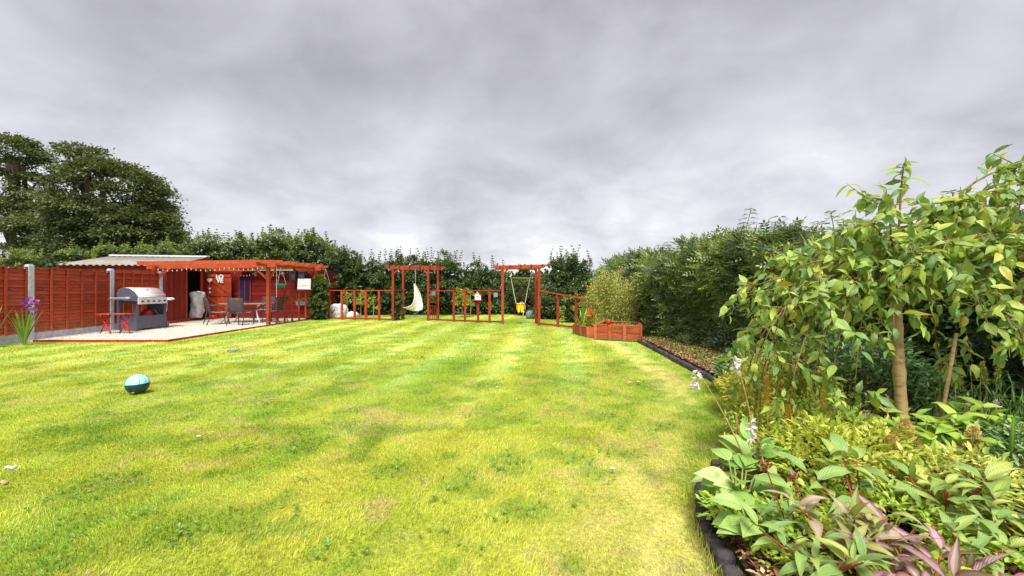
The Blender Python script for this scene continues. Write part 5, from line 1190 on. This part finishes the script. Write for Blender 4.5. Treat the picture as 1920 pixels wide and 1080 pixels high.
def hstem(base, tip, lab, seed):
    t = thing('hosta_flower_stem', lab, 'flower stem', base); b, e = Vector(base), Vector(tip); rg = np.random.default_rng(seed); pts = [b.lerp(e, f)+Vector((.03*math.sin(f*3), 0, .0)) for f in np.linspace(0, 1, 8)]
    MB().tube([p-b for p in pts], [.0055-.003*i/7 for i in range(8)], 6).build('stem', tan_stem, t, smooth=True)
    P = []; D = []
    for k in range(9):
        a = rg.uniform(0, 6.28); q = pts[-1]-Vector((0, 0, .012*k))
        for j in range(5): P.append(tuple(q)); D.append((math.cos(a)+rg.normal()*.3, math.sin(a)*.8-.3+rg.normal()*.3, -.35+rg.normal()*.3))
    small_leaves('flowers', P, D, rnd_dirs(rg, len(P)), .038, .014, wht_p, t, kind='thing', rng=rg, base=base)
    P = [tuple(pts[int(x)]) for x in rg.integers(3, 7, 26)]; P = np.array(P)+rg.normal(size=(26, 3))*(.004, .004, .04); small_leaves('dry_pods', P, rnd_dirs(rg, 26)+(0, 0, .6), rnd_dirs(rg, 26), .022, .007, seed_m, t, kind='stuff', rng=rg, base=base)
seed_m = leafmat('dry_pods', [(0, (.25,.16,.07)), (1, (.50,.38,.18))], .1, .8)
hstem((1.42, 2.50, .15), (1.08, 2.50, .82), 'leftmost leaning hosta flower stem with white bells against the lawn', 1)
hstem((1.50, 2.62, .15), (1.355, 2.60, .88), 'upright hosta flower stem reaching over the mulch bed', 2)
hstem((1.42, 2.40, .15), (1.35, 2.42, .54), 'short hosta flower stem with an open white flower', 3)
# persicaria-like clumps: red jointed stems, long pointed leaves
def pers_mats(name, stops, edge): return leafmat(name, stops, .32, .35, veins='long', vein_col=(.42, .46, .16), edge=edge, spec=.5)
pg_m = pers_mats('long_green_leaves', [(0, (.14,.34,.09)), (.5, (.30,.50,.11)), (.8, (.46,.58,.09)), (1, (.60,.60,.10))], (.30, .42, .14))
pp_m = pers_mats('long_purple_leaves', [(0, (.28,.16,.21)), (.45, (.46,.28,.38)), (.8, (.62,.42,.50)), (1, (.36,.36,.16))], (.30, .05, .09))
pmx_m = pers_mats('long_mixed_leaves', [(0, (.20,.40,.10)), (.5, (.40,.52,.12)), (.75, (.50,.36,.28)), (1, (.60,.46,.46))], (.42, .28, .12))
def ptl(m): return [leaf_template('long_leaf', m, 9, w, f, d, .36, 1.35, wv, 2, tw) for w, f, d, wv, tw in ((.27, .24, .50, .08, .2), (.31, .14, .85, .12, -.25), (.24, .36, .25, .06, .4), (.29, .20, 1.1, .10, -.4))]
T_g, T_p, T_m = ptl(pg_m), ptl(pp_m), ptl(pmx_m)
def persic(label, loc, stems, H, L, tm, seed, lean=(0, 0), name='bistort_plant', spread=.16):
    rg = random.Random(seed); t = thing(name, label, 'plant', loc, None); b = Vector(loc); mb = MB()
    for s_ in range(stems):
        a = rg.uniform(0, 2*PI); tip = b+Vector((math.cos(a)*spread*rg.uniform(.4, 1.3)+lean[0], math.sin(a)*spread*rg.uniform(.4, 1.3)+lean[1], H*rg.uniform(.7, 1.1))); pts = bez(b+Vector((math.cos(a)*.03, math.sin(a)*.03, 0)), b+Vector((0, 0, H*.4)), b.lerp(tip, .7)+Vector((0, 0, H*.1)), tip, 8)
        mb.tube([p-b for p in pts], [.0065-.0035*i/8 for i in range(9)], 6)
        for j in range(7):
            k = min(8, 3+j) if j < 6 else 8; p = pts[k] if k < 9 else pts[8]; az = a+j*2.5+rg.uniform(-.3, .3); e = (.05+.16*j)+rg.uniform(-.2, .2)
            d = Vector((math.cos(az)*math.cos(e), math.sin(az)*math.cos(e), math.sin(e))); put_leaf(t, rg.choice(tm), p+d*.012, d, Vector((-d.x*.6+rg.uniform(-.4, .4), -d.y*.6-.2+rg.uniform(-.3, .3), 1)), L*rg.uniform(.65, 1.15)*(1.0 if j < 6 else .7))
    mb.build('stems', redstem_m, t, smooth=True); return t
persic('tallest long leaved plant with red jointed stem, beside the yellow spirea', (1.60, 1.95, .08), 4, .42, .19, T_g, 21)
persic('long leaved plant leaning right, green with orange tips', (1.98, 1.95, .08), 7, .32, .19, T_g, 22, (.05, 0), spread=.2)
persic('long leaved plant at the right edge of the photograph with orange leaves', (2.22, 1.85, .08), 6, .32, .18, T_g, 23)
persic('green and lilac flushed plant in the front of the border', (1.42, 1.80, .08), 7, .27, .16, T_m, 24)
persic('green long leaved plant between the hosta and the purple leaves', (1.22, 1.68, .08), 6, .24, .155, T_g, 25, (-.02, .02))
persic('purple leaved plant at the bottom of the photograph', (1.52, 1.56, .06), 6, .25, .185, T_p, 26)
persic('deep pink purple leaved plant at the bottom right', (1.78, 1.56, .05), 4, .20, .165, T_p, 27)
persic('long leaved green plant in front of the dark ground cover', (1.86, 1.76, .08), 7, .24, .175, T_g, 28)
persic('low green long leaved plant beneath the large hosta', (1.36, 2.0, .08), 4, .22, .15, T_g, 29)
for (b_, e_, lab) in (((1.28, 1.95, .15), (1.14, 1.92, .50), 'dried brown seed head on a red stem before the hosta'), ((1.36, 1.9, .15), (1.25, 1.9, .46), 'second dried seed head leaning beside the first')):
    t = thing('dried_flower', lab, 'seed head', b_); MB().tube([(0, 0, 0), Vector(e_)-Vector(b_)], [.004, .003], 5).build('stem', redstem_m, t)
    small_leaves('head', np.array(e_)+np.random.default_rng(3).normal(size=(40, 3))*.008, rnd_dirs(np.random.default_rng(4), 40), rnd_dirs(np.random.default_rng(5), 40), .02, .012, leafmat('brown_head', [(0, (.10,.03,.015)), (1, (.28,.09,.03))], .1), t, kind='thing', base=b_)
# yellow-green spirea mound
def mound(name, label, c, r, H, n, L, W, mat, seed, cat='plant', z0=.08, per=22, six=False, clus=5, up=.5):
    """leaves in small fans along short twigs over a dome"""
    rg = np.random.default_rng(seed); t = thing(name, label, cat, (c[0], c[1], z0)); m_ = n//clus; nc = max(3, m_//per)
    a = rg.uniform(0, 2*PI, m_); s_ = np.sqrt(rg.random(m_)); x = c[0]+np.cos(a)*s_*r[0]; y = c[1]+np.sin(a)*s_*r[1]
    h = H*(.62+.65*(fbm(x*5+seed, y*5, 90, 3)-.1))*np.sqrt(np.clip(1-s_**2*.85, .05, 1)); z = z0+h*(1-.45*rg.random(m_)**2.2)
    ax = unit(np.stack([np.cos(a)*s_, np.sin(a)*s_, np.full(m_, up)], 1)+rg.normal(size=(m_, 3))*.45); Nn = unit(np.array((0, 0, 1))+rg.normal(size=(m_, 3))*.35); S = unit(np.cross(ax, Nn))
    P, D, NN, RR, LL = [], [], [], [], []; base = np.stack([x, y, z], 1); rv = np.clip(.5*fbm(x*7, y*7, 91)+.5*rg.random(m_), 0, .999)
    for j in range(clus):
        f = j/(clus-1) if clus > 1 else 1; sg = (-1)**j; side = (1-f)*.9*sg; P.append(base+ax*(L*1.5*f)[..., None] if not np.isscalar(L) else base+ax*L*1.5*f); D.append(unit(S*side+ax*(.35+.65*f))); NN.append(Nn+rg.normal(size=(m_, 3))*.15); RR.append(np.clip(rv+rg.normal(size=m_)*.06, 0, .999)); LL.append(L*rg.uniform(.7, 1.15, m_))
    LL = np.concatenate(LL); small_leaves('foliage', np.concatenate(P), np.concatenate(D), np.concatenate(NN), LL, LL*W, mat, t, rnd=np.concatenate(RR), base=tuple(t.location), six=six)
    mb = MB()
    for i in range(0, m_, max(1, m_//60)): mb.tube([(float((x[i]-c[0])*.3), float((y[i]-c[1])*.3), -.03), (float(x[i]-c[0]), float(y[i]-c[1]), float(z[i]-z0))], [.004, .002], 4, False)
    mb.build('twigs', tan_stem, t); return t
spirea_m = leafmat('spirea_leaves', [(0, (.24,.36,.04)), (.5, (.50,.56,.07)), (1, (.78,.76,.22))], .35, .45)
mintdk_m = leafmat('dark_cover_leaves', [(0, (.04,.11,.035)), (.5, (.10,.21,.07)), (.85, (.20,.33,.12)), (1, (.36,.46,.22))], .25, .35)
fresh_m = leafmat('fresh_green_leaves', [(0, (.18,.36,.04)), (.5, (.36,.54,.06)), (1, (.58,.68,.11))], .35, .4)
loose_m = leafmat('loose_yellow_leaves', [(0, (.20,.30,.03)), (.5, (.45,.50,.05)), (.85, (.66,.58,.07)), (1, (.75,.44,.05))], .35, .5)
mound('spirea', 'bright yellow green spirea mound behind the hosta', (1.95, 2.55), (.42, .40), .42, 5200, .050, .48, spirea_m, 1, six=True)
mound('spirea', 'yellow green low spread of small leaves behind the long leaved plants', (2.25, 2.15), (.36, .36), .34, 3600, .045, .46, spirea_m, 2, six=True)
mound('ground_cover', 'dark green small leaved ground cover at the right edge', (2.85, 2.35), (.55, .60), .42, 6500, .036, .55, mintdk_m, 3, six=True)
mound('ground_cover', 'dark mint like leaves below the long leaved plants at the right', (2.55, 1.80), (.38, .35), .26, 3000, .034, .55, mintdk_m, 4, six=True)
mound('border_plant', 'green small leaved plants filling the border beneath the bistorts', (1.65, 1.95), (.60, .40), .22, 4200, .036, .5, fresh_m, 5, six=True)
mound('border_plant', 'low green plant at the foot of the large hosta beside the edging', (1.16, 2.16), (.14, .22), .16, 900, .035, .5, fresh_m, 15, six=True)
mound('border_plant', 'loose yellow green herb along the edging in mid border', (2.16, 3.45), (.32, .45), .42, 3000, .042, .4, loose_m, 6, six=True)
mound('border_plant', 'yellowing herb with orange stems beside the edging further back', (2.55, 4.25), (.40, .55), .48, 3800, .045, .38, loose_m, 7, six=True)
mound('border_plant', 'fresh green foliage under the left side of the cherry tree', (2.30, 3.15), (.38, .35), .38, 2800, .05, .45, fresh_m, 8, six=True)
mound('border_plant', 'dark leafy undergrowth behind the cherry trunk', (3.1, 3.9), (.75, .55), .80, 6000, .055, .5, mintdk_m, 9, six=True)
mound('border_plant', 'dark leafy undergrowth at the foot of the hedge left of the cherry', (3.0, 5.1), (.45, .55), .55, 3800, .055, .5, mintdk_m, 10, six=True)
for i_, (ax_, ay_, ah_, am_, al_) in enumerate([(1.84, 3.12, .62, loose_m, 'wispy yellow herb standing over the edging behind the hosta flower stems'), (2.05, 3.45, .72, loose_m, 'wispy golden herb in front of the hanging cherry leaves'), (2.12, 2.98, .58, fresh_m, 'wispy green herb beside the spirea mound'),
        (2.36, 3.30, .66, loose_m, 'wispy yellow green herb under the left cherry branches'), (2.35, 3.95, .70, loose_m, 'wispy herb further back along the edging'), (1.72, 2.86, .46, fresh_m, 'thin green herb between hosta and golden spikes'), (3.05, 2.95, .55, mintdk_m, 'wispy dark green herb behind the tree stake')]):
    airy(al_, ax_, ay_, ah_, .20, 1300, am_, 50+i_, .036, 'wispy_herb', 16, tan_stem, .38)
fresh_t = [leaf_template('broad_leaf', leafmat('broad_fresh_leaves', [(0, (.24,.46,.06)), (.5, (.42,.64,.08)), (1, (.60,.74,.15))], .38, .35, veins='cherry', vein_col=(.42, .55, .16), spec=.5), 7, w, f, d, .42, 1.2, .05, 2, tw) for w, f, d, tw in ((.48, .18, .45, .1), (.54, .12, .7, -.15), (.44, .28, .3, .2))]
def broad(label, loc, stems, H, seed, L=.13, sp=.20):
    rg = random.Random(seed); t = thing('broad_leaved_shrub', label, 'shrub', loc); b = Vector(loc); mb = MB()
    for s_ in range(stems):
        a = 2.4*s_; r = sp*math.sqrt((s_+.5)/stems); tip = b+Vector((math.cos(a)*r, math.sin(a)*r, H*rg.uniform(.8, 1.05)*(1-.25*r/sp))); mb.tube([Vector((0, 0, 0)), (tip-b)*.6+Vector((0, 0, .02)), tip-b], [.006, .004, .003], 5)
        for j in range(7):
            az = j*1.57+s_+rg.uniform(-.3, .3); e = (-.15, -.15, .15, .15, .5, .5, .9)[j]; p = tip-Vector((0, 0, (.10, .10, .05, .05, .01, .01, 0)[j])); d = Vector((math.cos(az)*math.cos(e), math.sin(az)*math.cos(e), math.sin(e)))
            put_leaf(t, rg.choice(fresh_t), p+d*.01, d, Vector((-d.x*.5, -d.y*.5-.1, 1)), L*rg.uniform(.75, 1.15)*(1 if j < 4 else .75))
    mb.build('stems', stem_m, t); return t
broad('bright green broad leaved shrub at the foot of the cherry trunk', (2.46, 2.58, .08), 12, .52, 1, .165, .24)
broad('bright green broad leaved shrub right of the cherry trunk', (2.84, 2.62, .08), 11, .50, 2, .165, .22)
broad('green broad leaved shrub left of the cherry trunk', (2.16, 2.76, .08), 7, .44, 3, .14)
# plumes and spikes
plume_m = leafmat('tan_plumes', [(0, (.42,.24,.07)), (.5, (.66,.44,.15)), (1, (.78,.62,.30))], .25, .8); gold_m = leafmat('gold_plumes', [(0, (.62,.30,.02)), (1, (.80,.50,.05))], .25, .7)
pink_m = leafmat('pink_spikes', [(0, (.45,.14,.18)), (1, (.62,.30,.34))], .2, .7); ygs_m = leafmat('green_spikes', [(0, (.24,.32,.03)), (1, (.45,.50,.06))], .25, .6)
def spike(name, label, px, py0, py1, Y, mat, r, n, L, cat='flower', lean=0, seed=0, z0=.1):
    X = (px-960)*Y/800; zt = 1.3-(py0-540)*Y/800; zb = 1.3-(py1-540)*Y/800; t = thing(name, label, cat, (X, Y, z0)); rg = np.random.default_rng(seed)
    f = rg.random(n); z = zb+(zt-zb)*f; rr = r*(1.05-f)**.8; a = rg.uniform(0, 6.28, n); q = np.sqrt(rg.random(n)); x = X+lean*f+np.cos(a)*rr*q; y = Y+np.sin(a)*rr*q
    D = np.stack([np.cos(a), np.sin(a), np.full(n, .8)], 1); small_leaves('plume', np.stack([x, y, z], 1), D+rnd_dirs(rg, n)*.6, rnd_dirs(rg, n), rg.uniform(.6, 1.3, n)*L, rg.uniform(.6, 1.2, n)*L*.45, mat, t, kind='thing', rng=rg, base=(X, Y, z0))
    MB().tube([(0, 0, 0), (0, 0, zb-z0), (lean, 0, zt-z0)], [.004, .003, .0015], 5).build('stem', tan_stem, t)
PL = [('tan feathery plume directly below the cherry trunk', 1700, 785, 850, 2.45, plume_m, .055, 520), ('tan plume left of the one below the cherry trunk', 1672, 815, 868, 2.4, plume_m, .05, 420), ('tan plume standing against the dark ground cover', 1822, 800, 862, 2.35, plume_m, .045, 420),
      ('tan plume among pink spikes in the middle of the border', 1600, 775, 840, 2.9, plume_m, .055, 460), ('thin tan plume behind the yellow spirea', 1568, 765, 845, 2.95, plume_m, .04, 300), ('small orange plume beside the long leaved plant', 1788, 868, 890, 2.2, gold_m, .02, 110),
      ('golden orange spike leaning at the lawn side of the border', 1440, 705, 790, 2.92, gold_m, .022, 220), ('golden orange spike, second from the lawn side', 1478, 760, 850, 2.85, gold_m, .03, 260), ('golden tipped spike below the hanging cherry leaves', 1545, 715, 790, 2.9, gold_m, .025, 180), ('golden spike nearest the hosta', 1462, 800, 855, 2.85, gold_m, .02, 140)]
for i, (lab, px, a_, b_, Y, m_, r, n) in enumerate(PL): spike('seed_plume', lab, px, a_, b_, Y, m_, r*1.8, int(n*3.2), .012, 'seed plume', .01*((i % 3)-1), i)
for i, (px, a_, b_, Y, lab) in enumerate([(1664, 742, 772, 2.7, 'tallest pink flower spike left of the cherry trunk'), (1585, 785, 812, 2.8, 'pink flower spike among the tan plumes'), (1661, 806, 824, 2.6, 'short pink flower spike above the spirea'), (1625, 775, 790, 2.75, 'small lilac flower between the two pink spikes'), (1830, 843, 858, 2.3, 'lilac flower over the dark ground cover'), (1868, 752, 764, 2.7, 'pale lilac flower at the right under the hedge')]):
    spike('flower_spike', lab, px, a_, b_, Y, pink_m if i < 3 else lil_p, .012 if i < 3 else .02, 90 if i < 3 else 50, .014, 'flower', 0, 20+i)
for i, (px, a_, b_, Y) in enumerate([(1762, 640, 700, 3.2), (1775, 665, 720, 3.25), (1838, 678, 715, 3.2), (1850, 690, 722, 3.1), (1800, 685, 725, 3.2), (1868, 682, 722, 3.1)]):
    spike('green_flower_spike', ['tall yellow green spike left of the stake', 'yellow green spike touching the foot of the stake', 'yellow green spike right of the stake', 'leaning yellow green spike further right of the stake', 'short yellow green spike just behind the stake', 'yellow green spike furthest right among the grasses'][i], px, a_, b_, Y, ygs_m, .018, 170, .016, 'flower', .02*((i % 3)-1), 40+i)
# arching grasses at the right edge
rg = np.random.default_rng(8); gt = thing('arching_grass', 'dark arching grasses at the right edge beneath the hedge', 'grass', (3.35, 3.0, .08)); mb = MB()
gm = leafmat('arching_blades', [(0, (.05,.14,.03)), (1, (.16,.30,.06))], .3); P, D, Nn, L = [], [], [], []
for k in range(150):
    a = rg.uniform(0, 6.28); s_ = rg.uniform(.15, .5); h = rg.uniform(.3, .62); b = np.array((3.35+rg.normal()*.16, 3.0+rg.normal()*.16, .1)); prev = b
    for j in range(6):
        f = (j+1)/6; p = b+np.array((math.cos(a)*s_*f, math.sin(a)*s_*f, h*math.sin(f*2.1))); P.append(prev-(p-prev)*.15); D.append(p-prev); Nn.append((-math.cos(a), -math.sin(a), 1.2)); L.append(np.linalg.norm(p-prev)*1.35); prev = p
small_leaves('blades', P, D, np.array(Nn, float), np.array(L), .008, gm, gt, rng=rg, base=(3.35, 3.0, .08))
mb2 = MB().tube([(0, 0, 0), (.02, .0, .30), (.05, -.01, .42), (.10, -.02, .40), (.13, -.03, .30)], [.008, .007, .006, .005, .002], 5); o = mb2.build('bent_blade', fresh_m, smooth=True); o.location = (2.66, 2.28, .30); tag(o, 'single bent pale grass blade over the dark ground cover', 'grass blade')
print('tris', sum(len(o.data.polygons) for o in bpy.data.objects if o.type == 'MESH'))
